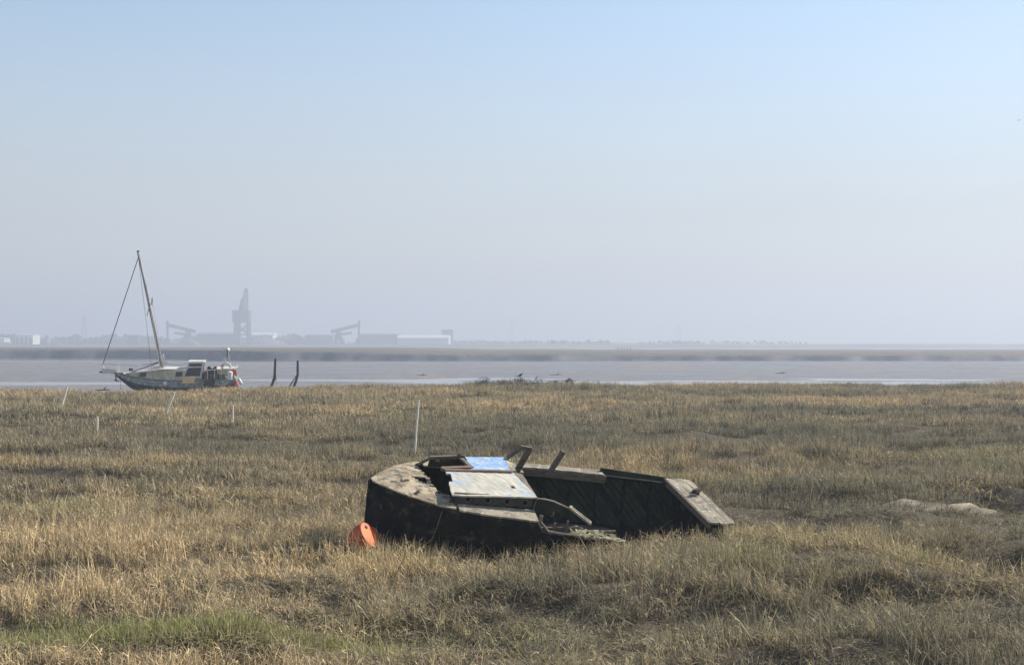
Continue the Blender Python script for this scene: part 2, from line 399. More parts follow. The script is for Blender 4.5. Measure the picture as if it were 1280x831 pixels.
# ------------------------------------------------------------------ mesh helpers
class MB:
    def __init__(s): s.v = []; s.f = []; s.smooth = False
    def add(s, vs, fs):
        k = len(s.v); s.v += [tuple(map(float, p)) for p in vs]; s.f += [tuple(i + k for i in q) for q in fs]
        return s
    def bar(s, p0, p1, w=.05, h=None, up=(0, 0, 1), w1=None, h1=None):
        p0 = Vector(p0); p1 = Vector(p1); h = w if h is None else h
        w1 = w if w1 is None else w1; h1 = h if h1 is None else h1
        d = (p1 - p0).normalized(); u = Vector(up)
        if abs(d.dot(u)) > .97: u = Vector((0, 1, 0)) if abs(d.y) < .9 else Vector((1, 0, 0))
        a = d.cross(u).normalized(); b = a.cross(d).normalized()
        vs = []
        for p, ww, hh in ((p0, w, h), (p1, w1, h1)):
            for sx, sy in ((-1, -1), (1, -1), (1, 1), (-1, 1)): vs.append(p + a * (sx * ww / 2) + b * (sy * hh / 2))
        return s.add(vs, [(3, 2, 1, 0), (4, 5, 6, 7), (0, 1, 5, 4), (1, 2, 6, 5), (2, 3, 7, 6), (3, 0, 4, 7)])
    def box(s, lo, hi):
        (a, b, c), (d, e, f) = lo, hi
        return s.add([(a, b, c), (d, b, c), (d, e, c), (a, e, c), (a, b, f), (d, b, f), (d, e, f), (a, e, f)],
                     [(3, 2, 1, 0), (4, 5, 6, 7), (0, 1, 5, 4), (1, 2, 6, 5), (2, 3, 7, 6), (3, 0, 4, 7)])
    def tube(s, path, r, n=8, cap=True):
        path = [Vector(p) for p in path]; rs = r if isinstance(r, (list, tuple)) else [r] * len(path)
        k = len(s.v); ref = Vector((0.31, 0.17, 0.93))
        for i, p in enumerate(path):
            d = (path[min(i + 1, len(path) - 1)] - path[max(i - 1, 0)]).normalized()
            u = ref if abs(d.dot(ref)) < .95 else Vector((1, 0, 0))
            a = d.cross(u).normalized(); b = a.cross(d)
            for j in range(n):
                t = 2 * math.pi * j / n; q = p + a * (math.cos(t) * rs[i]) + b * (math.sin(t) * rs[i]); s.v.append(tuple(q))
        for i in range(len(path) - 1):
            for j in range(n):
                a0 = k + i * n + j; a1 = k + i * n + (j + 1) % n; s.f.append((a0, a1, a1 + n, a0 + n))
        if cap:
            s.f.append(tuple(k + j for j in range(n))[::-1]); e = k + (len(path) - 1) * n; s.f.append(tuple(e + j for j in range(n)))
        return s
    def lathe(s, c, axis, prof, n=16):
        """prof: (distance along the axis, radius)"""
        c = Vector(c); ax = Vector(axis).normalized(); u = Vector((0, 0, 1)) if abs(ax.z) < .9 else Vector((1, 0, 0))
        a = ax.cross(u).normalized(); b = ax.cross(a); k = len(s.v)
        for d, r in prof:
            for j in range(n):
                t = 2 * math.pi * j / n; s.v.append(tuple(c + ax * d + a * (math.cos(t) * r) + b * (math.sin(t) * r)))
        for i in range(len(prof) - 1):
            for j in range(n):
                a0 = k + i * n + j; a1 = k + i * n + (j + 1) % n; s.f.append((a0, a1, a1 + n, a0 + n))
        s.f.append(tuple(k + j for j in range(n))[::-1]); e = k + (len(prof) - 1) * n; s.f.append(tuple(e + j for j in range(n)))
        return s
    def shell(s, fn, nu, nv, off, keep=None):
        """solid sheet over a grid fn(a, b), a and b in 0..1; off = thickness vector or function; keep(i, j) drops cells"""
        k = len(s.v); top = [[Vector(fn(i / nu, j / nv)) for j in range(nv + 1)] for i in range(nu + 1)]
        for i in range(nu + 1):
            for j in range(nv + 1): s.v.append(tuple(top[i][j]))
        for i in range(nu + 1):
            for j in range(nv + 1):
                o = Vector(off(i / nu, j / nv)) if callable(off) else Vector(off); s.v.append(tuple(top[i][j] + o))
        n = (nu + 1) * (nv + 1); idx = lambda i, j: k + i * (nv + 1) + j
        ok = lambda i, j: 0 <= i < nu and 0 <= j < nv and (keep is None or keep(i, j))
        for i in range(nu):
            for j in range(nv):
                if not ok(i, j): continue
                q = (idx(i, j), idx(i + 1, j), idx(i + 1, j + 1), idx(i, j + 1))
                s.f.append(q); s.f.append(tuple(x + n for x in q[::-1]))
                for (di, dj, a, b) in ((0, -1, q[0], q[1]), (1, 0, q[1], q[2]), (0, 1, q[2], q[3]), (-1, 0, q[3], q[0])):
                    if not ok(i + di, j + dj): s.f.append((b, a, a + n, b + n))
        return s
    def quadplate(s, c00, c10, c11, c01, off, nu=8, nv=6, jit=.0, warp=.0, keep=None, seed=0):
        c = [Vector(p) for p in (c00, c10, c11, c01)]; rr = random.Random(seed)
        J = {}
        def fn(a, b):
            p = c[0] * (1 - a) * (1 - b) + c[1] * a * (1 - b) + c[2] * a * b + c[3] * (1 - a) * b
            key = (round(a, 4), round(b, 4))
            if key not in J: J[key] = (rr.uniform(-1, 1), rr.uniform(-1, 1), rr.uniform(-1, 1))
            j = J[key]; edge = 1 if a in (0, 1) or b in (0, 1) else .3
            return p + Vector((j[0] * jit * edge, j[1] * jit * edge, j[2] * warp))
        return s.shell(fn, nu, nv, off, keep)
    def offset(s, d):
        s.v = [(a + d[0], b + d[1], c + d[2]) for a, b, c in s.v]; return s
    def build(s, name, mat, parent=None, smooth=False, label=None):
        me = bpy.data.meshes.new(name); me.from_pydata(s.v, [], s.f); me.validate(); me.update()
        me.materials.append(M[mat] if isinstance(mat, str) else mat)
        if smooth:
            for p in me.polygons: p.use_smooth = True
        o = bpy.data.objects.new(name, me); COL.objects.link(o)
        if parent is not None: o.parent = parent
        if label: o['label'] = label
        return o


def tag(o, label, cat, group=None, kind=None):
    o['label'] = label; o['category'] = cat
    if group: o['group'] = group
    if kind: o['kind'] = kind
    return o


def empty(name, loc=(0, 0, 0), rz=0.0, label=None, cat=None, group=None):
    o = bpy.data.objects.new(name, None); COL.objects.link(o); o.location = loc; o.rotation_euler = (0, 0, rz)
    if label: tag(o, label, cat, group)
    return o


def grid_mesh(name, xs, ys, zfun, mat):
    X, Y = np.meshgrid(xs, ys); Z = zfun(X, Y)
    v = np.stack([X.ravel(), Y.ravel(), Z.ravel()], 1); nx = len(xs); ny = len(ys)
    i = np.arange(nx * ny).reshape(ny, nx)
    f = np.stack([i[:-1, :-1].ravel(), i[:-1, 1:].ravel(), i[1:, 1:].ravel(), i[1:, :-1].ravel()], 1)
    me = bpy.data.meshes.new(name)
    me.vertices.add(len(v)); me.vertices.foreach_set('co', v.ravel())
    me.loops.add(f.size); me.loops.foreach_set('vertex_index', f.ravel().astype(np.int32))
    me.polygons.add(len(f)); me.polygons.foreach_set('loop_start', np.arange(0, f.size, 4, dtype=np.int32))
    me.polygons.foreach_set('loop_total', np.full(len(f), 4, dtype=np.int32))
    me.polygons.foreach_set('use_smooth', np.ones(len(f), dtype=bool))
    me.update(); me.validate(); me.materials.append(M[mat])
    o = bpy.data.objects.new(name, me); COL.objects.link(o)
    return o, X.ravel(), Y.ravel()


def axis(lo, hi, step, out, grow=1.35):
    a = list(np.arange(lo, hi + 1e-6, step)); s = step; p = a[-1]
    while p < out: s *= grow; p += s; a.append(p)
    s = step; p = a[0]; b = []
    while p > -out: s *= grow; p -= s; b.append(p)
    return np.array(b[::-1] + a)


# ------------------------------------------------------------------ the setting
xs = axis(-44, 46, .34, 320)
ys = np.concatenate([np.array([-320, -150, -70, -30, -12, -4, 2, 6, 9, 11]), np.arange(12.2, 50, .26), np.arange(50, 112, .45)])
gobj, GX, GY = grid_mesh('marsh_ground', xs, ys, ground, 'soil')
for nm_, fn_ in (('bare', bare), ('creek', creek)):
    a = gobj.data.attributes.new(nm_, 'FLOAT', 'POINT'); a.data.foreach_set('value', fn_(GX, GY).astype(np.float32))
tag(gobj, 'brown saltmarsh soil under the dry grass', 'ground', kind='structure')

mx_ = axis(-75, 75, 1.6, 1500, 1.25)
my_ = np.concatenate([np.arange(84, 180, 1.1), np.arange(180, 345, 2.5)])
mo, _, _ = grid_mesh('mudflat', mx_, my_, mud_z, 'mud')
tag(mo, 'grey wet tidal mudflat beyond the marsh', 'mudflat', kind='structure')

wm = MB().add([(-3600, 100, -.9), (3600, 100, -.9), (3600, 4600, -.9), (-3600, 4600, -.9)], [(0, 1, 2, 3)])
tag(wm.build('tidal_water', 'water'), 'pale shallow tidal water lying over the mud', 'water', kind='structure')


def bank_top(x):
    x = np.asarray(x, float)
    return 1.5 - .95 * smooth(-70, -5, x) - .22 * smooth(0, 90, x) + .16 * fbm(x / 14, x * 0 + 1.7, 51, 3)


def bank_front(x):
    return 352 + 5 * fbm(x / 30, np.asarray(x) * 0, 52, 3) + 1.6 * fbm(x / 5, np.asarray(x) * 0 + 7, 54, 2) + 45 * smooth(-62, -100, x)


def bank_z(x, y):
    front = bank_front(x)
    t = smooth(0, 1, (y - front) / 3.4)
    z = -1.3 + (bank_top(x) + 1.3) * t
    z = z - .25 * smooth(500, 850, y) + .10 * fbm(x / 20, y / 20, 53, 3) * t
    return z - 2.6 * smooth(860, 900, y)


bx_ = axis(-135, 135, 1.5, 2600, 1.2)
bs_ = np.concatenate([np.arange(-4, 5.01, .45), np.arange(6, 30, 4), np.linspace(34, 560, 24)])
bo, BX, BS_ = grid_mesh('far_bank', bx_, bs_, lambda x, d: bank_z(x, d + bank_front(x)), 'bank_mud')
bco = np.empty(len(BX) * 3, np.float32); bo.data.vertices.foreach_get('co', bco); bco[1::3] = BS_ + bank_front(BX); bo.data.vertices.foreach_set('co', bco); bo.data.update()
bo.data.materials.append(M['bank_top'])
ti = (BS_ > 3.0).reshape(len(bs_), len(bx_))[:-1, :-1].ravel()
bo.data.polygons.foreach_set('material_index', ti.astype(np.int32))
tag(bo, 'long low mud bank across the channel with brown top', 'bank', kind='structure')


def land_z(x, y):
    r = smooth(0, 60, y - (1395 + 60 * fbm(x / 300, x * 0, 61, 2)))
    hills = 13 * smooth(-380, -900, x) * 0 + 9 * np.clip(fbm(x / 420, x * 0 + 2, 62, 3) + .35, 0, 1) * smooth(1700, 2400, y) * smooth(900, -500, x)
    return -1.4 + r * 4.2 + hills


lo_, _, _ = grid_mesh('far_shore', np.linspace(-3000, 900, 120), np.linspace(1330, 2600, 46), land_z, 'far_land')
tag(lo_, 'hazy low far shore across the estuary', 'shore', kind='structure')


def land2_z(x, y):
    return -1.4 + 3.4 * smooth(0, 90, y - 2700) + .6 * fbm(x / 200, y / 200, 66, 2)


l2, _, _ = grid_mesh('distant_shore', np.linspace(600, 3400, 60), np.linspace(2640, 4200, 20), land2_z, 'far_land')
tag(l2, 'faint distant shore almost lost in the haze', 'shore', kind='structure')


# far woods that read as one mass: many small leaf lumps
def wood(name, spots, label, seed):
    rr = random.Random(seed); mb = MB()
    ico = [(0, 0, 1), (.89, 0, .45), (.28, .85, .45), (-.72, .53, .45), (-.72, -.53, .45), (.28, -.85, .45),
           (.72, .53, -.45), (-.28, .85, -.45), (-.89, 0, -.45), (-.28, -.85, -.45), (.72, -.53, -.45), (0, 0, -1)]
    fc = [(0, 1, 2), (0, 2, 3), (0, 3, 4), (0, 4, 5), (0, 5, 1), (1, 6, 2), (2, 7, 3), (3, 8, 4), (4, 9, 5), (5, 10, 1),
          (1, 10, 6), (2, 6, 7), (3, 7, 8), (4, 8, 9), (5, 9, 10), (6, 11, 7), (7, 11, 8), (8, 11, 9), (9, 11, 10), (10, 11, 6)]
    for x, y, z, w, h in spots:
        for _ in range(11):
            r = rr.uniform(.18, .42) * h
            cx = x + rr.uniform(-.5, .5) * w; cyy = y + rr.uniform(-.5, .5) * w; cz = z + rr.uniform(.12, .85) * h - r * .3
            mb.add([(cx + a * r * rr.uniform(.7, 1.3), cyy + b * r * rr.uniform(.7, 1.3), cz + c * r * rr.uniform(.7, 1.3)) for a, b, c in ico], fc)
    return tag(mb.build(name, 'far_tree'), label, 'trees', kind='stuff')


rr = random.Random(5)
spots = []
for i in range(210):
    x = rr.uniform(-1150, 330); y = rr.uniform(1560, 1900)
    spots.append((x, y, float(land_z(np.array([x]), np.array([y]))[0]), rr.uniform(14, 40), rr.uniform(6, 11) * (1.15 if x < -200 else .5)))
wood('far_woodland', spots, 'hazy belt of trees along the far shore behind the port', 3)
spots = []
for i in range(150):
    x = rr.choice([rr.uniform(650, 860), rr.uniform(740, 800), rr.uniform(600, 1300), rr.uniform(850, 880)]); y = rr.uniform(2800, 2950)
    spots.append((x, y, 1.5, rr.uniform(18, 45), rr.uniform(2.2, 4.5)))
wood('distant_woodland', spots, 'faint clumps of trees on the most distant shore', 4)


# ------------------------------------------------------------------ the far port
def lattice(mb, p0, p1, w0, w1, n, r):
    """square lattice boom between two points"""
    p0 = Vector(p0); p1 = Vector(p1); d = (p1 - p0).normalized(); a = Vector((0, 1, 0)); b = a.cross(d).normalized()
    rings = []
    for i in range(n + 1):
        t = i / n; c = p0.lerp(p1, t); w = (w0 + (w1 - w0) * t) / 2
        rings.append([c + a * w + b * w, c - a * w + b * w, c - a * w - b * w, c + a * w - b * w])
    for k in range(4): mb.bar(rings[0][k], rings[-1][k], r * 1.4)
    for i in range(n):
        for k in range(4):
            mb.bar(rings[i][k], rings[i + 1][(k + 1) % 4], r); mb.bar(rings[i + 1][k], rings[i + 1][(k + 1) % 4], r * .8)
    return mb


def tower_crane():
    D = 1500; S = 1.2333
    X = lambda px: (px - 640) / S
    Z = lambda py: 3 + (430 - py) / S
    x0 = X(302.5); t = empty('dock_crane', (x0, D, 2.6), 0, 'tall blue-grey dock crane with a square cabin and raised jib', 'crane')
    q = lambda px, py, y=0: (X(px) - x0, y, Z(py) - 2.6)
    for px, py_top in ((294.5, 403), (311, 403)):
        for y in (-6, 6):
            MB().bar(q(px, 431, y), q(px + (1.0 if px < 300 else -.4), py_top, y), 2.4).build('leg', 'steel', t)
    MB().bar(q(297, 431, 0), q(297.5, 403, 0), 5.0, 5.0).build('stair_tower', 'steel', t)
    for y in (-6, 6):
        MB().bar(q(294.5, 418, y), q(311, 405, y), 1.0).build('brace', 'steel', t); MB().bar(q(294.5, 405, y), q(311, 418, y), 1.0).build('brace', 'steel', t); MB().bar(q(294, 418, y), q(311.5, 418, y), 1.4).build('cross_beam', 'steel', t)
    c = MB().box(q(292, 403, -7.5), q(312.6, 389, 7.5)).build('machine_house', 'steel', t)
    MB().box(q(291.4, 389, -8), q(313.2, 387.8, 8)).build('roof', 'steel_pale', c)
    MB().bar(q(299, 388), q(302.5, 372.5), 1.6).bar(q(303, 388), q(302.5, 372.5), 1.6).bar(q(301, 388, 3), q(302.5, 372.5, 0), 1.4).bar(q(301, 388, -3), q(302.5, 372.5, 0), 1.4).build('apex_frame', 'steel', t)
    lattice(MB(), q(306, 388), q(307.6, 363), 4.6, 3.2, 9, .55).build('jib', 'steel', t)
    MB().lathe(q(307.6, 362.2, -1.5), (0, 1, 0), [(0, 1.8), (3, 1.8)], 10).build('jib_head', 'steel', t)
    MB().bar(q(302.5, 372.5), q(307.4, 363), .3).bar(q(307.6, 363), q(311.5, 386), .22).build('cable', 'steel', t)
    return t


tower_crane()


def unloader(cx_px, flip, label, D=1500):
    S = 1850 / D
    px0 = cx_px
    t = empty('ship_unloader', ((px0 - 640) / S, D, 2.6), 0, label, 'crane', 'ship unloaders on the far quay')
    q = lambda dx, py, y=0: (dx * flip / S, y, 3 + (430 - py) / S - 2.6)
    MB().bar(q(-17, 430), q(-18, 402), 1.9).build('mast', 'steel', t)
    MB().bar(q(-19.5, 402), q(-16.5, 402.6), 2.6, 2.2).build('mast_head', 'steel', t)
    lattice(MB(), q(-18, 406), q(17, 414.5), 2.6, 2.6, 12, .55).build('boom', 'steel', t)
    MB().bar(q(-17.5, 407), q(17, 414.5), 2.2, 1.0).build('conveyor', 'steel', t)
    for y in (-4, 4):
        MB().bar(q(3, 431, y), q(7, 413, y * .6), 1.5).build('leg', 'steel', t)
        MB().bar(q(13, 431, y), q(9, 413, y * .6), 1.5).build('leg', 'steel', t)
    MB().box(q(4 if flip > 0 else 12, 424, -5), q(12 if flip > 0 else 4, 418, 5)).build('cabin', 'steel', t)
    lattice(MB(), q(-9, 416), q(6, 418), 2.0, 2.0, 6, .45).build('lower_boom', 'steel', t)
    MB().box(q(-21 if flip > 0 else -14, 431, -4), q(-14 if flip > 0 else -21, 423.5, 4)).build('hopper', 'steel', t)


unloader(227, 1, 'dark conveyor ship unloader beside the tall dock crane')
unloader(431, -1, 'dark conveyor ship unloader with thin mast, near the long white shed')


def shed(px0, px1, py0, py1, D, depth, mat, label, roof_mat=None, name='warehouse', bays=0, ridge=1.2, group=None):
    S = 1850 / D; x0 = (px0 - 640) / S; x1 = (px1 - 640) / S; zt = 3 + (430 - py0) / S; zb = max(1.5, 3 + (430 - py1) / S - 1)
    cx = (x0 + x1) / 2; w = x1 - x0; h = zt - zb
    t = empty(name, (cx, D, zb), 0, label, 'building', group)
    MB().box((-w / 2, 0, -2), (w / 2, depth, h - ridge)).build('wall', mat, t)
    e = .7
    rb = MB().add([(-w / 2 - e, -e, h - ridge), (w / 2 + e, -e, h - ridge), (w / 2 + e, depth + e, h - ridge), (-w / 2 - e, depth + e, h - ridge),
                   (-w / 2 - e, depth / 2, h), (w / 2 + e, depth / 2, h)], [(0, 1, 5, 4), (2, 3, 4, 5), (1, 2, 5), (3, 0, 4), (3, 2, 1, 0)])
    rb.build('roof', roof_mat or mat, t)
    for i in range(bays):
        bx = -w / 2 + (i + .5) * w / bays
        MB().box((bx - w / bays * .26, -.25, -1.5), (bx + w / bays * .26, -.004, (h - ridge) * .62)).build('doorway', 'shed_dark', t)
    return t


shed(313.5, 341, 415.5, 424, 1560, 30, 'shed_white', 'white open-fronted shed beside the tall dock crane', bays=6, ridge=2.4)
shed(497, 561, 418.5, 428, 1560, 40, 'shed_white', 'very long white shed on the far shore', ridge=3.2)
shed(19, 41, 417.5, 427, 1560, 24, 'shed_white', 'white block with dark doorways on the far left shore', bays=4, ridge=.8)
shed(-6, 5, 422, 427, 1560, 20, 'shed_white', 'small white shed at the far end of the shore', ridge=.8)
shed(160, 172, 418.5, 432, 1480, 14, 'shed_dark', 'small dark square building behind the leaning mast', ridge=.5)
shed(246, 293, 415, 431, 1570, 40, 'shed_dark', 'long dark shed between unloader and tall dock crane', 'shed_grey', ridge=2)
shed(381, 416, 417.5, 431, 1580, 30, 'shed_grey', 'low grey shed behind the thin-masted unloader', ridge=1.5)
shed(447, 497, 416.5, 431, 1585, 40, 'shed_grey', 'low grey shed joined to the long white shed', ridge=1.5)
shed(552, 566, 411.5, 425, 1640, 22, 'shed_grey', 'pale grey tower block rising behind the long white shed', name='tower_block', ridge=.6)
shed(342, 381, 421, 431, 1575, 26, 'shed_grey', 'low grey shed right of the white open-fronted shed', ridge=1.2)


def heap(px, w_px, py, D, label):
    S = 1850 / D; h = (430 - py) / S + 1; w = w_px / S
    mb = MB(); n = 18
    ring = lambda k, r, z: [(math.cos(2 * math.pi * j / n) * r * (1 + .12 * math.sin(j * 2.3 + k)), math.sin(2 * math.pi * j / n) * r * .6, z) for j in range(n)]
    lv = [ring(0, w / 2, -1), ring(1, w * .36, h * .35), ring(2, w * .18, h * .75), ring(3, w * .05, h)]
    fs = [(i * n + j, i * n + (j + 1) % n, (i + 1) * n + (j + 1) % n, (i + 1) * n + j) for i in range(3) for j in range(n)] + [tuple(3 * n + j for j in range(n))]
    o = mb.add(sum(lv, []), fs).build('aggregate_heap', 'spoil'); o.location = ((px - 640) / S, D, 2.2)
    tag(o, label, 'heap')


heap(239, 26, 424, 1470, 'pale aggregate heap below the unloader beside the dock crane')
heap(330, 60, 421, 1520, 'broad aggregate heap at the foot of the tall dock crane')


def pylon(px, top, D, label):
    S = 1850 / D; h = (430 - top) / S
    t = empty('pylon', ((px - 640) / S, D, 1.5), 0, label, 'pylon', 'power pylons on the far shore')
    mb = MB()
    for a in (-1, 1):
        for b in (-1, 1): mb.bar((a * 4, b * 4, -2), (a * .6, b * .6, h), .4)
    for i in range(6):
        z0 = h * i / 6; z1 = h * (i + 1) / 6; w0 = 4 - 3.4 * i / 6; w1 = 4 - 3.4 * (i + 1) / 6
        mb.bar((-w0, -w0, z0), (w1, -w1, z1), .22); mb.bar((w0, -w0, z0), (-w1, -w1, z1), .22)
    mb.build('tower', 'steel', t)
    for z, w in ((.7, 9), (.82, 8), (.94, 6)): MB().bar((-w, 0, h * z), (w, 0, h * z), .35).build('crossarm', 'steel', t)


pylon(105, 393, 2100, 'faint lattice pylon between the white block and the leaning mast')
pylon(640, 397, 2300, 'faint lattice pylon beyond the tower block')
pylon(849, 404, 2500, 'very faint lattice pylon standing alone over the distant shore')

# ------------------------------------------------------------------ wrecked cabin boat
EX = Vector((.93126, .35142, -.09618)); EY = Vector((-.30871, .90128, .30396)); EZ = Vector((.19350, -.25337, .94782))
BOW = Vector((-2.04, 21.3, 1.04)); OFF = (-2.7, 0, .98)
wreck = empty('wrecked_boat', (0, 0, 0), 0, 'derelict black-hulled cabin boat with broken blue and cream roof, lying in the grass', 'boat')
base = BOW + EX * 2.7 - EZ * .98
wreck.matrix_world = Matrix(((EX.x, EY.x, EZ.x, base.x), (EX.y, EY.y, EZ.y, base.y), (EX.z, EY.z, EZ.z, base.z), (0, 0, 0, 1)))


def wb(mb, name, mat, parent=wreck, label=None, smooth=False):
    return mb.offset(OFF).build(name, mat, parent, smooth, label)


US = [0, .12, .24, .47, .83, 1.2, 1.6, 2.24, 3.0, 4.0, 4.8, 5.42]
BS = [.015, .19, .33, .56, .80, .93, 1.02, 1.08, 1.08, 1.0, .93, .86]
hb = lambda u: float(np.interp(u, US, BS))
sheer = lambda u: float(np.interp(u, [0, .5, 1.5, 2.3, 3.5, 5.42], [0, 0, -.015, -.03, -.03, 0]))
near_cut = lambda u: float(np.interp(u, [0, 2.25, 2.36, 2.6, 2.9, 3.3, 3.8, 4.6, 5.05, 5.42], [0, 0, -.17, -.2, -.2, -.26, -.36, -.34, -.18, -.03]))


def hull_pt(u, t, side):
    d = .98 + .04 * math.sin(u)
    cut = near_cut(u) if side < 0 else 0
    w = sheer(u) + cut + (-d - cut) * t
    tt = min(1, max(0, -(w - sheer(u)) / d))
    fl = 1 - .10 * tt - .24 * tt ** 3
    bowrake = .10 * tt ** 2 * max(0, 1 - u)
    return (u + bowrake, side * hb(u) * fl, w)


def side_shell(side):
    ulist = lambda a: 5.42 * a
    return MB().shell(lambda a, b: hull_pt(ulist(a) + (0.02 * math.sin(a * 91) if .42 < a < .98 and b == 0 else 0), b, side), 44, 9,
                      lambda a, b: (.012, -side * .028, 0))


near = wb(side_shell(-1), 'hull_side', 'hull_tar', label='intact forward then broken-down black hull side', smooth=False)
far = wb(side_shell(1), 'hull_side', 'hull_in', label='far hull side with green interior')
wb(MB().tube([(0.0, 0, .012), (0.02, 0, -.3), (.06, 0, -.7), (.12, 0, -1.0)], .028, 8), 'stem_post', 'hull_tar')
# seam strake on near side
wb(MB().tube([(hull_pt(u, .02, -1)[0], hull_pt(u, .02, -1)[1] - .012, hull_pt(u, .02, -1)[2] - .02) for u in np.linspace(.03, 2.22, 24)], .016, 6), 'rubbing_strake', 'hull_tar')
wb(MB().tube([(.88, -hb(.88) * .99 - .004, -.03), (.86, -hb(.88) * .96 - .004, -.3), (.82, -hb(.82) * .92 - .004, -.62)], .008, 5), 'seam', 'timber')
# bottom and floor
wb(MB().shell(lambda a, b: (5.38 * a + .05, (b * 2 - 1) * hb(5.38 * a) * .66, -1.0 + .02 * math.sin(9 * a)), 16, 4, (0, 0, -.03)), 'hull_bottom', 'hull_in')
wb(MB().shell(lambda a, b: (2.3 + 3.05 * a, (b * 2 - 1) * .62, -.74 + .03 * math.sin(7 * a + 5 * b)), 10, 5, (0, 0, -.03)), 'floor', 'bilge')
# ribs and diagonal planks on the far interior
for u in (2.75, 3.1, 3.55, 4.0, 4.45, 4.9):
    pts = [hull_pt(u, t, 1) for t in (.03, .3, .6, .9)]
    mb = MB()
    for p, q in zip(pts, pts[1:]):
        mb.bar((p[0], p[1] - .05, p[2]), (q[0], q[1] - .05, q[2]), .05, .04, up=(1, 0, 0))
    wb(mb, 'rib', 'hull_in')
for k in range(25):
    if k in (4, 13, 18): continue
    u0 = 2.36 + k * .118 + random.uniform(-.012, .012)
    q1 = min(5.3, u0 + .36); q2 = min(5.3, u0 + .72)
    pts = [hull_pt(max(2.5, u0), .07, 1), hull_pt(max(2.5, q1), .45, 1), hull_pt(max(2.5, q2), .86, 1)]
    mb = MB()
    for a_, b_ in zip(pts, pts[1:]):
        mb.bar((a_[0], a_[1] - .038, a_[2]), (b_[0], b_[1] - .038, b_[2]), .014, .058 + .016 * random.random(), up=(1, 0, .8))
    wb(mb, 'diagonal_plank', 'hull_plank')
# transom
wb(MB().quadplate((5.40, -.86, 0), (5.40, .86, 0), (5.36, .60, -.95), (5.36, -.60, -.95), (.03, 0, 0), 8, 6, .004, .0), 'transom', 'hull_tar')

# foredeck with a torn triangular hole and open hatch edge
def fd(a, b):
    u = .02 + 1.0 * a; n = .9
    v = (b * 2 - 1) * hb(u) * 1.012
    ragged = .03 * math.sin(b * 40) + .02 * math.sin(b * 87)
    uu = u + (ragged if a == 1 else 0) - (.10 * a ** 3 * (b - .35))
    return (uu, v, .022 + sheer(u) + .05 * (1 - (b * 2 - 1) ** 2) * min(1, u * 2) + .004 * math.sin(u * 9.1 + v * 13.7 + 3 * math.sin(v * 5)) + random.uniform(-.002, .002))


def fd_keep(i, j):
    u = (i + .5) / 26; b = (j + .5) / 26
    v = b * 2 - 1
    if .62 < u < .86 and -.34 < v < .14 and (u - .60) > (v - .14) * -.5: return False        # torn hole
    if u > .87 + .035 * math.sin(j * 2.7) and -.52 < v < .9: return False
    return True


wb(MB().shell(fd, 26, 26, (0, 0, -.02), fd_keep), 'foredeck', 'foredeck', label='flaking pale foredeck with torn hole')
wb(MB().bar((.80, -.28, .04), (.90, .12, .05), .05, .03).bar((.66, -.10, .06), (.86, -.3, .03), .03, .02), 'splintered_beam', 'timber')
wb(MB().bar((.46, -.12, .06), (.50, -.02, .075), .05, .05).bar((.47, -.1, .08), (.55, -.1, .09), .02, .03), 'mooring_cleat', 'foredeck')
wb(MB().bar((.55, -.50, .035), (.60, -.44, .05), .04, .04), 'deck_fitting', 'rust')
# side decks
wb(MB().shell(lambda a, b: (1.10 + 1.16 * a + (.05 * b - .02 if a == 1 else 0), -(hb(1.10 + 1.16 * a) * 1.015) * (1 - b) - .735 * b, .018 + sheer(1.1 + 1.16 * a) + .02 * b + random.uniform(-.003, .003)), 18, 4, (0, 0, -.026)), 'side_deck', 'deck_ply', label='pale side deck beside the portholed cabin wall')
wb(MB().shell(lambda a, b: (.86 + .27 * a, -(hb(.86 + .27 * a) * 1.01) * (1 - b) - .72 * b, .0 + sheer(1) - .012 + .02 * math.sin(a * 11 + b * 4)), 6, 3, (0, 0, -.02), lambda i, j: (i * 3 + j) % 4 != 1), 'broken_deck_edge', 'rust')
wb(MB().shell(lambda a, b: (1.0 + 1.62 * a, hb(1.0 + 1.62 * a) * 1.01 * (1 - b) + .70 * b, .02), 14, 3, (0, 0, -.026)), 'side_deck', 'deck_ply')
# far cockpit gunwale: pale board, then dark raised coaming
wb(MB().shell(lambda a, b: (2.62 + 1.42 * a, hb(2.62 + 1.42 * a) * 1.02 * (1 - b) + (hb(2.62 + 1.42 * a) - .17) * b, .03 + random.uniform(-.005, .005)), 16, 3, (0, 0, -.03)), 'gunwale_board', 'deck_ply', label='pale weathered gunwale board on the far side')
wb(MB().shell(lambda a, b: (2.62 + 1.45 * a, hb(2.62 + 1.45 * a) - .17, .0 - .11 * b), 10, 2, (0, .03, 0)), 'cockpit_carline', 'timber')
wb(MB().shell(lambda a, b: (4.02 + 1.26 * a, hb(4.02 + 1.26 * a) * 1.01 - .01, .085 - .05 * a - .22 * b), 10, 3, (0, -.03, 0)), 'coaming', 'hull_plank', label='dark green raised coaming near the stern')
wb(MB().shell(lambda a, b: (4.02 + 1.26 * a, hb(4.02 + 1.26 * a) * 1.01 - .04 - .1 * b, .0 - .02 * a), 10, 2, (0, 0, -.02)), 'coaming_shelf', 'hull_in')
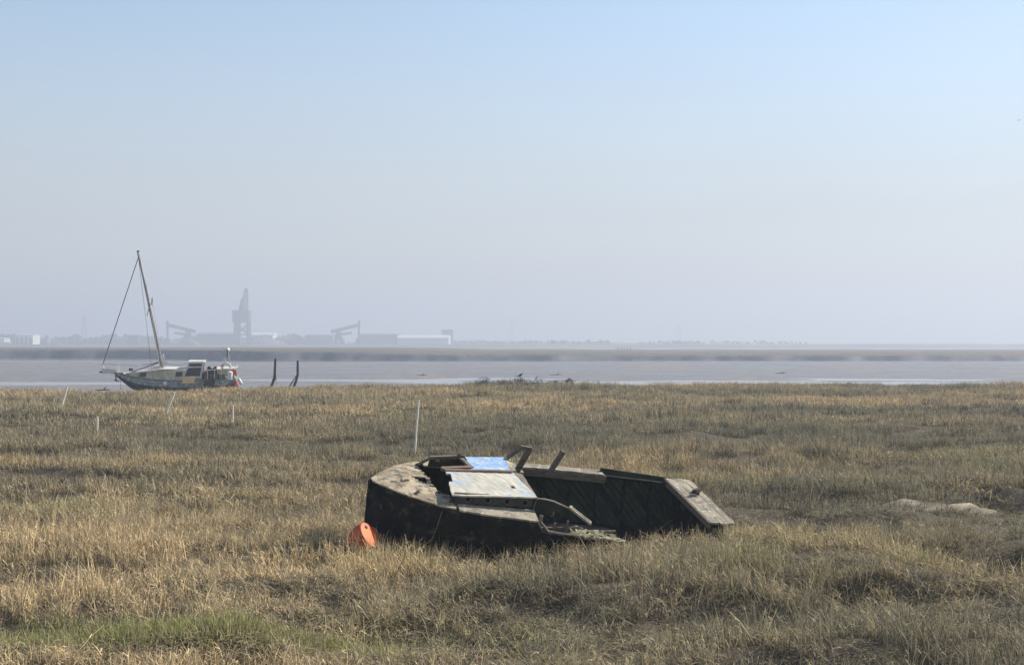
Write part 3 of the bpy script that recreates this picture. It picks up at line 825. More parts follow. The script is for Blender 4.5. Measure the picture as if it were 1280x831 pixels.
# stern deck planks
for k, (u0, u1, vin) in enumerate(((5.13, 5.29, .02), (5.297, 5.45, -.01), (5.457, 5.57, .03))):
    wb(MB().quadplate((u0, -.86 + vin, .02), (u1, -.83 + vin, .02), (u1, .90 - vin, .035), (u0, .88, .035), (0, 0, -.03), 2, 16, .008, .004, seed=k), 'stern_deck_plank', 'deck_ply')
wb(MB().bar((5.12, -.84, -.03), (5.12, .88, -.015), .04, .09), 'stern_beam', 'timber')
wb(MB().tube([(5.38, .20, .05), (5.38, .20, .11)], .035, 8).bar((5.30, .14, .12), (5.46, .27, .12), .05, .05).bar((5.36, .30, .045), (5.46, .36, .06), .06, .05), 'cleat', 'rust')

# cabin side with portholes
def porthole_wall(L, h, holes, r, th):
    mb = MB(); n = 16
    cuts = [0] + [(holes[i] + holes[i + 1]) / 2 for i in range(len(holes) - 1)] + [L]
    for c, x0, x1 in zip(holes, cuts, cuts[1:]):
        for y, sg in ((0, 1), (th, -1)):
            inner = [(c + r * math.cos(2 * math.pi * k / n), y, h * .5 + r * math.sin(2 * math.pi * k / n)) for k in range(n)]
            outer = []
            for k in range(n):
                a_ = 2 * math.pi * k / n; dx, dz = math.cos(a_), math.sin(a_)
                s1 = ((x1 - c) if dx > 0 else (c - x0)) / max(abs(dx), 1e-6); s2 = h * .5 / max(abs(dz), 1e-6); s_ = min(s1, s2)
                outer.append((c + dx * s_, y, h * .5 + dz * s_))
            fs = [(k, n + k, n + (k + 1) % n, (k + 1) % n) for k in range(n)]
            mb.add(inner + outer, [f if sg > 0 else f[::-1] for f in fs])
        a0 = [(c + r * math.cos(2 * math.pi * k / n), 0, h * .5 + r * math.sin(2 * math.pi * k / n)) for k in range(n)]
        b0 = [(p[0], th, p[2]) for p in a0]
        mb.add(a0 + b0, [(k, (k + 1) % n, n + (k + 1) % n, n + k) for k in range(n)])
    mb.add([(0, 0, h), (L, 0, h), (L, th, h), (0, th, h)], [(0, 1, 2, 3)]); mb.add([(L, 0, 0), (L, th, 0), (L, th, h), (L, 0, h)], [(0, 1, 2, 3)])
    return mb


cw = porthole_wall(1.20, .155, [.20, .50, .80, 1.08], .036, .02)
cw.v = [(1.06 + x, -.72 + y + .01 * x, .022 + z) for x, y, z in cw.v]
wall = wb(cw, 'cabin_side', 'green_side', label='low green cabin side with four round portholes')
for c in (.20, .50, .80, 1.08):
    wb(MB().tube([(1.06 + c + .043 * math.cos(t), -.724 + .01 * c, .1 + .043 * math.sin(t)) for t in np.linspace(0, 2 * math.pi, 15)], .007, 5), 'porthole_rim', 'timber', wall)
wb(MB().quadplate((1.05, .69, .02), (2.25, .70, .02), (2.25, .66, .24), (1.05, .64, .20), (0, -.02, 0), 8, 3, .004), 'cabin_side', 'green_side')
wb(MB().tube([(2.275, -.735, -.02), (2.29, -.73, .18)], .012, 6), 'corner_post', 'timber')
wb(MB().bar((1.05, -.71, .178), (2.27, -.70, .182), .03, .022), 'cabin_rail', 'timber')
# roof panels: blue far half, cream near half, both with broken front edges
def near_keep(i, j):
    return not (i == 0 and j in (1, 2, 3)) and not (i == 14 and j == 5)


wb(MB().quadplate((1.10, -.02, .235), (2.16, .02, .272), (2.285, -.76, .215), (1.0, -.76, .165), (0, 0, -.022), 18, 9, .009, .0035, near_keep, 3), 'roof_panel', 'roof_cream', label='cream flaking near roof panel with patches of blue')
wb(MB().quadplate((1.50, .005, .265), (2.12, .035, .285), (2.215, .64, .27), (1.58, .60, .245), (0, 0, -.022), 12, 10, .006, .003, None, 4), 'roof_panel', 'roof_blue', label='flaking sky blue far roof panel')
wb(MB().bar((1.08, -.005, .246), (2.15, .012, .293), .05, .018), 'roof_ridge_batten', 'timber_red')
wb(MB().bar((1.06, .07, .225), (1.52, .11, .262), .075, .05), 'roof_carline', 'timber_red')
wb(MB().bar((1.02, .56, .205), (1.56, .60, .25), .05, .045), 'front_header', 'timber')
wb(MB().bar((.90, .70, .03), (1.04, .56, .20), .05, .04), 'front_pillar', 'timber')
wb(MB().bar((1.48, .60, .243), (1.53, .10, .262), .06, .035), 'roof_beam', 'timber')
wb(MB().bar((1.5, .5, .27), (1.5, .62, .268), .05, .04), 'roof_block', 'rust')
wb(MB().quadplate((1.10, .60, .20), (1.46, .62, .23), (1.46, .66, .10), (1.10, .66, .08), (0, .015, 0), 8, 4, .004, 0, lambda i, j: not (i in (1, 2) and j in (1, 2)) and not (i == 6 and j == 1)), 'window_panel', 'timber', label='grey far window panel with small openings')
wb(MB().quadplate((1.14, .625, .16), (1.22, .625, .17), (1.20, .63, .12), (1.15, .63, .12), (0, .01, 0), 2, 2, .006), 'window_scrap', 'deck_ply')
wb(MB().bar((1.0, -.72, .03), (1.12, -.55, .14), .03, .03).bar((.98, -.2, -.02), (1.04, -.72, .02), .03, .05), 'front_sill', 'green_side')
# aft edge of the roof: slanting brown cover board
wb(MB().quadplate((2.17, .02, .275), (2.32, .05, .245), (2.33, -.70, .17), (2.29, -.76, .205), (0, 0, -.02), 4, 8, .005, .003), 'aft_cover_board', 'timber')
wb(MB().quadplate((2.12, .04, .288), (2.23, .10, .27), (2.33, .62, .24), (2.22, .64, .27), (0, 0, -.02), 3, 8, .005, .003), 'aft_cover_board', 'deck_ply')
wb(MB().quadplate((2.29, -.70, .16), (2.32, .60, .22), (2.34, .62, -.7), (2.32, -.6, -.7), (-.02, 0, 0), 10, 6, .004, 0, lambda i, j: not (3 <= i <= 6 and j >= 1)), 'aft_bulkhead', 'hull_in')
# windscreen frame and lone post
wb(MB().bar((2.26, .62, .27), (2.47, .62, .465), .06, .045), 'windscreen_bar', 'timber')
wb(MB().bar((2.44, .62, .465), (2.62, .62, .45), .055, .045), 'windscreen_bar', 'timber')
wb(MB().bar((2.60, .62, .455), (2.47, .66, .03), .085, .05, up=(0, 1, 0)), 'windscreen_post', 'timber')
wb(MB().bar((3.06, .78, -.02), (3.225, .78, .385), .075, .055, up=(0, 1, 0)), 'leaning_post', 'timber')
# near coaming, curled rail and broken scraps
wb(MB().tube([(2.28, -.74, .19), (2.42, -.74, .185), (2.55, -.76, .17), (2.70, -.79, .125), (2.83, -.80, .08)], [.009, .012, .014, .014, .010], 6), 'coaming_rail', 'deck_ply', label='curved pale coaming rail sagging from the cabin')
wb(MB().shell(lambda a, b: (2.30 + .55 * a, -.75 - .05 * a, .17 - .10 * a * a - (.22 - .05 * a) * b), 10, 3, (0, .018, 0), lambda i, j: not (i in (5, 6) and j == 2) and not (i > 7 and j == 2)), 'coaming_board', 'hull_plank')
wb(MB().bar((2.80, -.80, .10), (3.16, -.86, -.11), .05, .03).bar((2.86, -.72, .08), (3.20, -.78, -.12), .035, .03).bar((2.80, -.82, .1), (2.87, -.71, .085), .035, .03), 'rail_end', 'deck_ply')
wb(MB().bar((2.36, -.86, -.19), (2.37, -.85, -.02), .055, .035), 'frame_stub', 'deck_ply')
wb(MB().quadplate((2.55, -.6, -.02), (2.68, -.6, -.0), (2.66, -.62, -.12), (2.62, -.62, -.14), (0, .01, 0), 2, 2, .01), 'splinter', 'moss')
for u_, w0_, w1_, lx_, ln_ in ((2.52, -.62, -.06, .02, .05), (2.78, -.6, -.02, -.05, .045), (3.02, -.6, -.16, .06, .05), (3.46, -.6, -.20, -.03, .045), (3.95, -.62, -.22, .05, .05), (4.5, -.6, -.16, -.06, .045)):
    wb(MB().bar((u_, -hb(u_) * .86, w0_), (u_ + lx_, -hb(u_) * .93, w1_), ln_, .035, w1=ln_ * .5, h1=.02), 'broken_frame', 'timber')
wb(MB().bar((2.42, -.72, -.28), (2.95, -.98, -.12), .05, .025, w1=.02), 'loose_plank', 'timber')
wb(MB().bar((2.98, -.70, -.34), (3.55, -.92, -.17), .07, .022, w1=.03), 'loose_plank', 'moss')
wb(MB().tube([(2.27, -1.09, -.02), (2.42, -1.08, -.165), (2.6, -1.08, -.19), (2.82, -1.08, -.2), (3.2, -1.08, -.25)], .02, 6), 'gunwale_strake', 'timber')
wb(MB().quadplate((2.74, -1.10, -.18), (3.80, -1.06, -.29), (3.70, -.84, -.26), (2.84, -.84, -.14), (0, 0, -.03), 18, 5, .022, .018, lambda i, j: (i * 7 + j * 5) % 13 != 3 and not (j == 4 and (i * 5) % 7 < 3) and not (i > 12 and j > 17 - i), 8), 'fallen_side_deck', 'moss', label='collapsed mossy deck timber along the broken side')

# ------------------------------------------------------------------ orange buoy
buoy = empty('mooring_buoy', (-2.00, 20.64, .05), 0, 'faded orange round mooring buoy tilted against the bow of the wreck', 'buoy')
buoy.scale = (.88, .88, .88)
ax = Vector((.80, -.30, .52)).normalized(); c = Vector((-.04, 0, .30))
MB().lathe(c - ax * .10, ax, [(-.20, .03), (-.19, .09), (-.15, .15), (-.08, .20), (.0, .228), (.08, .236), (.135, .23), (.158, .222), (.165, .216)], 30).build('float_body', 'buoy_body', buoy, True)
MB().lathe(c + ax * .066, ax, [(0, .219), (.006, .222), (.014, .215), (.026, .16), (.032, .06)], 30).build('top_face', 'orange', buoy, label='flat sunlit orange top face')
bu = ax.cross(Vector((0, 0, 1))).normalized() * -1; bv = ax.cross(bu).normalized()
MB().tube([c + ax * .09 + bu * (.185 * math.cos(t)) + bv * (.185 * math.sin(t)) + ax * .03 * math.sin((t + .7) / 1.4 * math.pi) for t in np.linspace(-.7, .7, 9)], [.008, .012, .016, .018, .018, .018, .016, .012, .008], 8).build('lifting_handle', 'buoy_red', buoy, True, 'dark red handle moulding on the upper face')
MB().lathe(c + ax * .085 + bv * .13 - bu * .02, ax, [(0, .03), (.035, .028), (.04, .012)], 10).build('eye_fitting', 'steel_pale', buoy)

# ------------------------------------------------------------------ stranded yacht
yacht = empty('stranded_yacht', (-22.97, 100, -.37), math.radians(-4), 'stranded derelict yacht with leaning bare mast, cream cabin and cluttered stern', 'yacht')
yacht.rotation_euler = (math.radians(5), 0, math.radians(6))
YU = [-3.75, -3.4, -2.9, -2.2, -1.2, 0, 1.2, 2.4, 3.4, 4.35]
YB = [.03, .30, .62, .95, 1.2, 1.33, 1.36, 1.3, 1.15, .92]
yb = lambda u: float(np.interp(u, YU, YB))
ysh = lambda u: float(np.interp(u, [-3.75, -2.5, -1, .5, 2.5, 4.35], [1.48, 1.28, 1.12, 1.06, 1.08, 1.2]))
ybot = lambda u: float(np.interp(u, [-3.75, -3.2, -2.6, -1.6, 0, 2, 3.6, 4.35], [1.30, .80, .32, .02, -.12, -.1, .1, .3]))


def yh(u, t, side):
    z = ysh(u) + (ybot(u) - ysh(u)) * t
    return (u, side * yb(u) * (1 - .15 * t - .80 * t ** 4), z)


for side in (-1, 1):
    MB().shell(lambda a, b: yh(-3.75 + 8.1 * a, b * .42, side), 30, 6, (0, -side * .03, 0)).build('topside', 'yacht_hull', yacht, True)
    MB().shell(lambda a, b: yh(-3.75 + 8.1 * a, .42 + .58 * b, side), 30, 6, (0, -side * .03, 0)).build('bottom', 'yacht_bottom', yacht, True)
    MB().tube([(yh(u, .015, side)[0], yh(u, .015, side)[1] * 1.01, yh(u, .015, side)[2]) for u in np.linspace(-3.7, 4.3, 26)], .04, 6).build('rubbing_strake', 'white_paint' if side > 0 else 'timber', yacht)
MB().shell(lambda a, b: (-3.72 + 8.05 * a, (b * 2 - 1) * yb(-3.72 + 8.05 * a) * .985, ysh(-3.72 + 8.05 * a) - .02), 26, 4, (0, 0, -.03)).build('deck', 'cream_paint', yacht)
MB().quadplate((4.33, -.92, 1.19), (4.33, .92, 1.19), (4.30, .55, .3), (4.30, -.55, .3), (.03, 0, 0), 4, 4).build('transom', 'yacht_hull', yacht)
MB().bar((-3.2, -.02, 1.40), (-4.75, -.02, 1.52), .16, .12).build('bowsprit', 'timber', yacht)
pp = MB()
for s in (-1, 1):
    pp.tube([(-3.5, s * .28, 1.42), (-3.55, s * .3, 2.02), (-4.5, s * .22, 2.06), (-4.85, 0, 2.06)], .022, 6).tube([(-4.5, s * .22, 2.05), (-4.45, s * .16, 1.5)], .02, 6).tube([(-3.6, s * .28, 1.72), (-4.8, 0, 1.74)], .018, 5)
pp.build('pulpit', 'white_paint', yacht)
MB().quadplate((-4.62, -.20, 1.78), (-3.62, -.28, 1.66), (-3.6, -.28, 1.44), (-4.5, -.20, 1.42), (0, .02, 0), 5, 3, .01).build('pulpit_dodger', 'white_paint', yacht)
MB().tube([(-3.65, -.35, 1.5), (-3.62, -.42, 1.05), (-3.55, -.40, .95)], .05, 6).bar((-3.75, -.42, 1.0), (-3.4, -.42, .92), .06).build('anchor', 'rust', yacht)
MB().tube([(-3.35, -.35, 1.25), (-3.28, -.5, -.1)], .012, 5).build('mooring_chain', 'rust', yacht)
# coach roof
MB().shell(lambda a, b: (-2.85 + 3.85 * a, -(yb(-2.85 + 3.85 * a) * .72 + .02 * b), ysh(-2.85 + 3.85 * a) - .03 + b * (.16 + .52 * min(1, a * 1.6))), 14, 3, (0, .03, 0)).build('cabin_side', 'cream_paint', yacht, label='cream cabin side with dark windows')
MB().shell(lambda a, b: (-2.85 + 3.85 * a, (yb(-2.85 + 3.85 * a) * .72 + .02 * b), ysh(-2.85 + 3.85 * a) - .03 + b * (.16 + .52 * min(1, a * 1.6))), 14, 3, (0, -.03, 0)).build('cabin_side', 'cream_paint', yacht)
MB().shell(lambda a, b: (-2.88 + 3.9 * a, (b * 2 - 1) * (yb(-2.85 + 3.85 * a) * .74 + .04), ysh(-2.85 + 3.85 * a) - .01 + (.16 + .52 * min(1, a * 1.6)) + .07 * (1 - (b * 2 - 1) ** 2)), 14, 6, (0, 0, -.03)).build('cabin_roof', 'white_paint', yacht)
MB().tube([(-2.0 + 2.9 * t, -yb(-2.0 + 2.9 * t) * .77, 1.55 + .22 * min(1, t * 2)) for t in np.linspace(0, 1, 8)], .025, 5).build('grab_rail', 'timber', yacht)
for x0, x1, z0, z1 in ((-1.98, -1.55, 1.26, 1.55), (.40, .84, 1.30, 1.60)):
    y0 = -yb((x0 + x1) / 2) * .72 - .035
    wnd = MB().quadplate((x0, y0, z1), (x1, y0 - .02, z1), (x1 - .05, y0 - .02, z0), (x0 - .05, y0, z0), (0, .03, 0), 2, 2).build('window', 'dark_glass', yacht)
    MB().bar((x0 - .06, y0 - .01, z0 - .02), (x1, y0 - .03, z0 - .02), .04, .03).build('frame', 'cream_paint', wnd)
    MB().bar((x0 - .02, y0 - .01, z1 + .02), (x1 + .03, y0 - .03, z1 + .02), .04, .03).build('frame', 'cream_paint', wnd)
MB().box((-1.2, -.3, 1.8), (-.7, .3, 1.93)).build('deck_hatch', 'white_paint', yacht)
# wheelhouse: white frame with dark panes
def rake(mb):
    mb.v = [(x + (z - 1.75) * .30 * (1 if x < 1.6 else .35), y, z) for x, y, z in mb.v]; return mb


wh = MB()
for x in (1.02, 2.02):
    for s in (-1, 1): wh.bar((x, s * .62, 1.1), (x + .08, s * .56, 2.18), .11, .09)
for s in (-1, 1):
    wh.bar((1.06, s * .56, 2.18), (2.14, s * .56, 2.20), .12, .12); wh.bar((1.04, s * .60, 1.88), (2.10, s * .58, 1.90), .08, .08); wh.bar((1.0, s * .62, 1.2), (2.05, s * .62, 1.2), .16, .10)
wh.bar((1.09, -.6, 2.19), (1.09, .6, 2.19), .1, .1).bar((2.11, -.6, 2.2), (2.11, .6, 2.2), .1, .1)
rake(wh).build('wheelhouse_frame', 'white_paint', yacht)
for s in (-1, 1):
    rake(MB().quadplate((1.10, s * .58, 2.13), (2.04, s * .58, 2.15), (2.04, s * .59, 1.93), (1.09, s * .59, 1.93), (0, .02, 0), 1, 1)).build('window', 'dark_glass', yacht)
    rake(MB().quadplate((1.10, s * .60, 1.86), (2.0, s * .60, 1.88), (2.0, s * .62, 1.28), (1.06, s * .62, 1.28), (0, .02, 0), 1, 1)).build('window', 'dark_glass', yacht)
rake(MB().shell(lambda a, b: (1.0 + 1.2 * a, (b * 2 - 1) * .64, 2.25 + .05 * (1 - (2 * b - 1) ** 2)), 3, 6, (0, 0, -.03))).build('wheelhouse_roof', 'white_paint', yacht)
MB().quadplate((.95, -1.40, 1.27), (1.68, -1.42, 1.28), (1.62, -1.44, .90), (.82, -1.42, .88), (0, .02, 0), 4, 3, .01).build('plywood_patch', 'tan_board', yacht, label='bare tan plywood board fixed to the hull side')
# cockpit clutter that belongs to the boat
MB().box((2.14, -.8, 1.0), (2.62, .6, 1.62)).build('cockpit_locker', 'timber', yacht)
MB().shell(lambda a, b: (2.45 + .62 * a, -.95 + .1 * math.sin(a * 6) + .5 * b, 1.05 + .85 * (1 - .5 * b) + .10 * math.sin(a * 9)), 6, 4, (0, .1, -.75)).build('engine_cover', 'black', yacht, label='black plastic sheet draped over the engine')
MB().quadplate((2.2, -1.30, 1.16), (2.95, -1.28, 1.2), (2.9, -1.34, .62), (2.25, -1.36, .58), (0, .02, 0), 5, 4, .05, .03).build('tarpaulin', 'black', yacht)
MB().box((3.05, -.85, 1.08), (4.15, .7, 1.72)).build('aft_cabin', 'cream_paint', yacht)
MB().box((3.0, -.92, 1.725), (4.2, .77, 1.79)).build('aft_cabin_roof', 'white_paint', yacht)
MB().lathe((3.95, -1.02, 1.08), (0, 0, 1), [(0, .2), (.02, .22), (.5, .22), (.55, .15), (.6, .06)], 12).build('jerry_can', 'white_paint', yacht)
rl = MB()
for s in (-1, 1):
    ps = [(u, s * yb(u) * .97, ysh(u) + .66) for u in np.linspace(2.5, 4.3, 5)]
    rl.tube(ps, .022, 5)
    for p in ps: rl.bar((p[0], p[1], p[2]), (p[0], p[1], p[2] - .66), .03)
rl.tube([(4.3, -.89, 1.85), (4.38, 0, 1.87), (4.3, .89, 1.85)], .022, 5)
rl.build('stern_rail', 'white_paint', yacht)
MB().tube([(3.70 + .30 * math.cos(t), -1.16, 2.02 + .17 * math.sin(t)) for t in np.linspace(-.6, 3.6, 14)], .06, 7).build('life_ring', 'white_paint', yacht, True, 'white horseshoe life ring on the stern rail')
MB().tube([(3.48 + .06 * math.cos(t), -1.16, 1.95 + .10 * math.sin(t)) for t in np.linspace(0, 5.5, 9)], .05, 6).build('life_ring_band', 'red', yacht, True)
MB().quadplate((4.12, -.98, 1.82), (4.38, -1.0, 1.72), (4.45, -1.02, 1.30), (4.15, -.99, 1.36), (0, .03, 0), 6, 6, .04, .03).build('red_cloth', 'red', yacht)
MB().lathe((4.36, -.98, .55), (.1, 0, 1), [(0, .05), (.04, .13), (.34, .13), (.42, .05)], 10).build('fender', 'red', yacht, True, 'faded red fender hanging at the stern')
MB().lathe((4.62, -.85, .92), (.55, 0, -1), [(-.28, .04), (-.22, .11), (.16, .11), (.22, .04)], 10).build('fender', 'white_paint', yacht, True, 'white fender swinging off the stern')
MB().tube([(4.45, -.95, 1.75), (4.45, -.93, .5)], .018, 5).build('stern_ladder', 'rope_pale', yacht)
MB().bar((3.98, .1, 1.75), (3.72, .1, 2.86), .04).bar((3.96, -.2, 1.8), (3.5, -.1, 2.45), .025).build('generator_pole', 'white_paint', yacht)
MB().lathe((3.72, -.20, 2.94), (.05, .4, .1), [(0, .02), (.06, .11), (.32, .12), (.48, .04)], 10).bar((3.72, .26, 3.0), (3.70, .46, 3.16), .03, .26).build('wind_generator', 'white_paint', yacht, True)
for k in range(3):
    a_ = .5 + k * 2.094; MB().bar((3.72, -.21, 2.95), (3.72 + .42 * math.cos(a_), -.21, 2.95 + .42 * math.sin(a_)), .07, .015).build('generator_blade', 'black', yacht)
for k in range(40):
    x = random.uniform(2.1, 4.2); y = random.uniform(-1.05, -.5); s = random.uniform(.05, .13); z = 1.12
    nm, mt = random.choice([('coiled_line', 'rope_pale'), ('stowed_box', 'black'), ('stowed_box', 'timber'), ('bucket', 'white_paint'), ('bundle', 'steel')])
    if nm in ('coiled_line',): MB().tube([(x + s * math.cos(t), y + s * math.sin(t), z + .02 * t) for t in np.linspace(0, 11, 20)], .02, 5).build(nm, mt, yacht)
    elif nm == 'bucket': MB().lathe((x, y, z), (0, 0, 1), [(0, s * .8), (.25, s)], 10).build(nm, mt, yacht)
    else: MB().quadplate((x - s, y - s, z + .3), (x + s, y - s, z + .34), (x + s, y + s, z + .3), (x - s, y + s, z + .28), (0, 0, -.32), 2, 2, .03).build(nm, mt, yacht)
# mast and rigging
MT = (-2.16, 0, 9.6); MF = (-.62, 0, 1.72)
mast = MB().tube([MF, (-1.1, 0, 4.3), (-1.62, 0, 7.0), MT], [.115, .11, .095, .065], 10).build('mast', 'mast', yacht, True, 'grey wooden mast leaning towards the bow')
MB().box((MT[0] - .06, -.06, 9.58), (MT[0] + .12, .06, 9.66)).build('masthead_fitting', 'steel_pale', mast)
MB().bar((-1.35, -.5, 6.05), (-1.35, .5, 6.05), .06).build('spreader', 'mast', mast)
MB().quadplate((-1.42, -.12, 5.9), (-1.50, -.12, 5.85), (-1.60, -.13, 5.3), (-1.52, -.13, 5.35), (0, .012, 0), 3, 5, .03, .03).build('sail_rag', 'white_paint', mast, label='torn white rag of sailcloth on the mast')
MB().quadplate((-1.28, -.12, 6.5), (-1.18, -.12, 6.65), (-1.2, -.13, 6.0), (-1.33, -.13, 6.05), (0, .012, 0), 3, 5, .03, .03).build('sail_rag', 'white_paint', mast)
MB().quadplate((-.62, -.16, 2.75), (-.50, -.16, 2.7), (-.42, -.17, 1.9), (-.55, -.17, 1.9), (0, .012, 0), 3, 5, .03, .03).build('sail_rag', 'white_paint', mast)
MB().tube([(-2.12, 0, 9.2), (-4.55, 0, 1.98)], .030, 6).build('forestay', 'rope', yacht)
MB().tube([(-2.12, 0, 9.2), (-1.1, -1.1, 1.2)], .012, 5).tube([(-1.3, .5, 6.05), (-.6, 1.25, 1.1)], .006, 5).build('shroud', 'rope', yacht)
MB().tube([(-1.6, -.12, 7.4), (-.75, -.2, 1.8)], .012, 5).build('halyard', 'rope_pale', yacht)
MB().tube([(-1.32, -.5, 6.05), (-.35, -1.25, 1.1)], .010, 5).build('shroud', 'rope', yacht)
MB().tube([(-2.1, 0, 9.5), (.2, 0, 5.5), (3.9, 0, 1.9)], .004, 4).build('backstay', 'rope_pale', yacht)
MB().tube([(-1.9, -.4, 2.02), (-1.2, -.3, 2.1), (-.75, -.05, 2.25)], .018, 5).build('jackline', 'rope', yacht)
MB().tube([(-4.5, -.2, 2.06), (-3.3, -.5, 2.04), (-2.0, -.85, 2.0)], .018, 5).build('guardrail', 'rope_pale', yacht)
MB().tube([(-.5, -.6, 2.12), (.5, -.75, 2.05), (1.1, -.6, 2.1)], .014, 5).build('guardrail', 'rope', yacht)
MB().tube([(-2.95, -.55, 1.42), (-.86, -.1, 2.14)], [.04, .05], 7).build('boom', 'mast', yacht, label='dark boom lowered on to the foredeck')
MB().bar((-.78, 0, 2.2), (-.2, -.05, 2.14), .12, .06).build('gooseneck', 'mast', yacht)
MB().lathe((-2.7, .1, 1.5), (0, 0, 1), [(0, .12), (.05, .15), (.22, .15), (.26, .05)], 10).build('windlass', 'rust', yacht)
MB().lathe((-.28, -1.36, .72), (0, 0, 1), [(0, .05), (.05, .15), (.22, .15), (.30, .05)], 10).build('fender', 'white_paint', yacht, True, 'white ball fender on the near side')

# ------------------------------------------------------------------ mooring posts on the mud
def mooring_post(px, D, pts, brace, label, extra=None):
    S = 1850 / D; X = lambda p: (p - px) / S
    z0 = float(mud_z(np.array([(px - 640) / S]), np.array([D]))[0])
    Z = lambda p: 3 - (p - 430) / S - z0
    t = empty('mooring_post', ((px - 640) / S, D, z0), 0, label, 'post', 'old mooring posts on the mud')
    MB().tube([(X(a), 0, Z(b)) for a, b in pts], [.075, .085, .09, .092, .095, .10][:len(pts)], 9).build('timber_post', 'post', t)
    MB().tube([(X(a), .05, Z(b)) for a, b in brace], .045, 7).build('brace', 'post', t)
    if extra: MB().tube([(X(a), -.05, Z(b)) for a, b in extra], .014, 5).build('hanging_line', 'rope', t)


mooring_post(341, 101, [(344.4, 448), (343.8, 460), (343.4, 470), (341.5, 477), (338.5, 485), (337, 492)], [(343.6, 469), (344.4, 473), (343, 476)], 'black bent mooring post with a hanging line beside the yacht', [(344.8, 461), (345.5, 473), (345.6, 490)])
mooring_post(371, 103, [(372.2, 450.5), (372.2, 460), (372.3, 468), (370.5, 475), (368, 481.5), (366, 490)], [(371.6, 467.5), (365.5, 477), (359, 486.5)], 'black mooring post with a slanting prop, farther from the yacht')

# ------------------------------------------------------------------ thin pale stakes in the marsh
def stake(x, y, lean, h, r, label):
    z = float(ground(np.array([x]), np.array([y]))[0])
    wob = [.0, .012, -.006, .008, 0]
    pts = [(lean * t * h + w * h * .5, .03 * t, -.15 + (h + .15) * t) for t, w in zip((0, .3, .55, .8, 1), wob)]
    o = MB().tube(pts, [r, r, r * .95, r * .9, r * .8], 7).build('marker_stake', 'stake'); o.location = (x, y, z)
    tag(o, label, 'stake', 'pale stakes in the marsh')


stake(-20.3, 66.4, .30, 1.12, .060, 'pale stake leaning right, nearest to the yacht bow')
stake(-14.6, 61.7, .46, 1.15, .068, 'steeply leaning white stake in the grass before the yacht')
stake(-13.2, 47.1, .0, .86, .034, 'short thin upright stake between the two leaning stakes')
stake(-10.2, 54.0, .02, .86, .036, 'short thin upright stake in line with the mooring posts')
stake(-2.72, 41.1, .085, 1.50, .032, 'tall lone slightly bent stake behind the wrecked boat')

# ------------------------------------------------------------------ birds
def bird(name, loc, rz, mat, label, cat, s=1.0, group=None):
    t = empty(name, loc, rz, label, cat, group)
    b = MB().tube([(-.20 * s, 0, .13 * s), (-.12 * s, 0, .15 * s), (0, 0, .20 * s), (.10 * s, 0, .26 * s), (.155 * s, 0, .32 * s), (.20 * s, 0, .335 * s), (.225 * s, 0, .33 * s)],
                  [.012 * s, .045 * s, .085 * s, .075 * s, .045 * s, .042 * s, .015 * s], 10)
    b.bar((-.34 * s, 0, .08 * s), (-.12 * s, 0, .15 * s), .07 * s, .02 * s)
    b.build('body', mat, t, True)
    MB().tube([(.215 * s, 0, .33 * s), (.29 * s, 0, .315 * s)], [.016 * s, .004 * s], 6).build('beak', 'crow', t)
    for y in (-.03, .03): MB().tube([(0, y * s, .15 * s), (.01 * s, y * s, 0), (.06 * s, y * s, -.005)], .01 * s, 5).build('leg', 'crow', t)
    for y in (-1, 1): MB().quadplate((.08 * s, y * .075 * s, .27 * s), (-.25 * s, y * .03 * s, .13 * s), (-.22 * s, y * .045 * s, .10 * s), (.06 * s, y * .08 * s, .19 * s), (0, y * .012 * s, 0), 3, 2).build('wing', mat, t)


bird('crow', (.52, 97.2, float(ground(np.array([.52]), np.array([97.2]))[0]) + .44), .25, 'crow', 'black crow perched on the bushes at the marsh edge', 'bird', .85)
bird('gull', (-28.6, 97.5, float(mud_z(np.array([-28.6]), np.array([97.5]))[0])), 2.6, 'gull', 'white gull standing on the mud left of the yacht', 'bird', 1.1)
fb = empty('flying_bird', (44.2, 129, 22.5), .6, 'tiny dark bird flying alone high in the sky', 'bird')
fb.scale = (.5, .5, .5)
MB().tube([(-.22, 0, 0), (-.08, 0, .01), (.08, 0, .02), (.2, 0, .02), (.26, 0, .01)], [.01, .04, .05, .03, .008], 8).build('body', 'crow', fb, True)
for s in (-1, 1):
    MB().quadplate((.06, s * .03, .02), (.08, s * .40, .12), (-.06, s * .40, .115), (-.08, s * .03, .01), (0, 0, .008), 2, 4).build('wing', 'crow', fb)

# ------------------------------------------------------------------ posts on the far bank, driftwood on the mud
for k, px in enumerate((772.5, 776.5, 780, 784, 788)):
    D = 640; S = 1850 / D; x = (px - 640) / S; z = float(bank_z(np.array([x]), np.array([D]))[0])
    o = MB().tube([(0, 0, -.2), (.03, 0, .7), (.02, 0, 1.35)], [.16, .15, .12], 7).build('bank_post', 'post'); o.location = (x, D, z)
    tag(o, 'short dark post in a row of five on the far bank', 'post', 'row of posts on the far bank')


def driftwood(x, y, L, rz, label):
    z = float(mud_z(np.array([x]), np.array([y]))[0])
    o = MB().tube([(-L / 2, 0, .02), (-L * .2, .06, .05), (L * .15, -.04, .06), (L / 2, .05, .06)], [.02, .04, .05, .02], 8).tube([(L * .1, 0, .1), (L * .25, .1, .3)], [.05, .02], 6).build('driftwood', 'post')
    o.location = (x, y, z); o.rotation_euler = (0, 0, rz); tag(o, label, 'driftwood')


driftwood(-31.0, 112, 1.2, .1, 'dark driftwood log lying on the mud by the yacht bow')
driftwood(-11.0, 180, 1.5, .5, 'small dark driftwood lying far out on the mudflat')
driftwood(5.4, 183, 1.5, .0, 'small dark driftwood on the mud beyond the crow')
driftwood(34.5, 190, 1.6, .2, 'dark driftwood far out on the mud, well right of the crow')


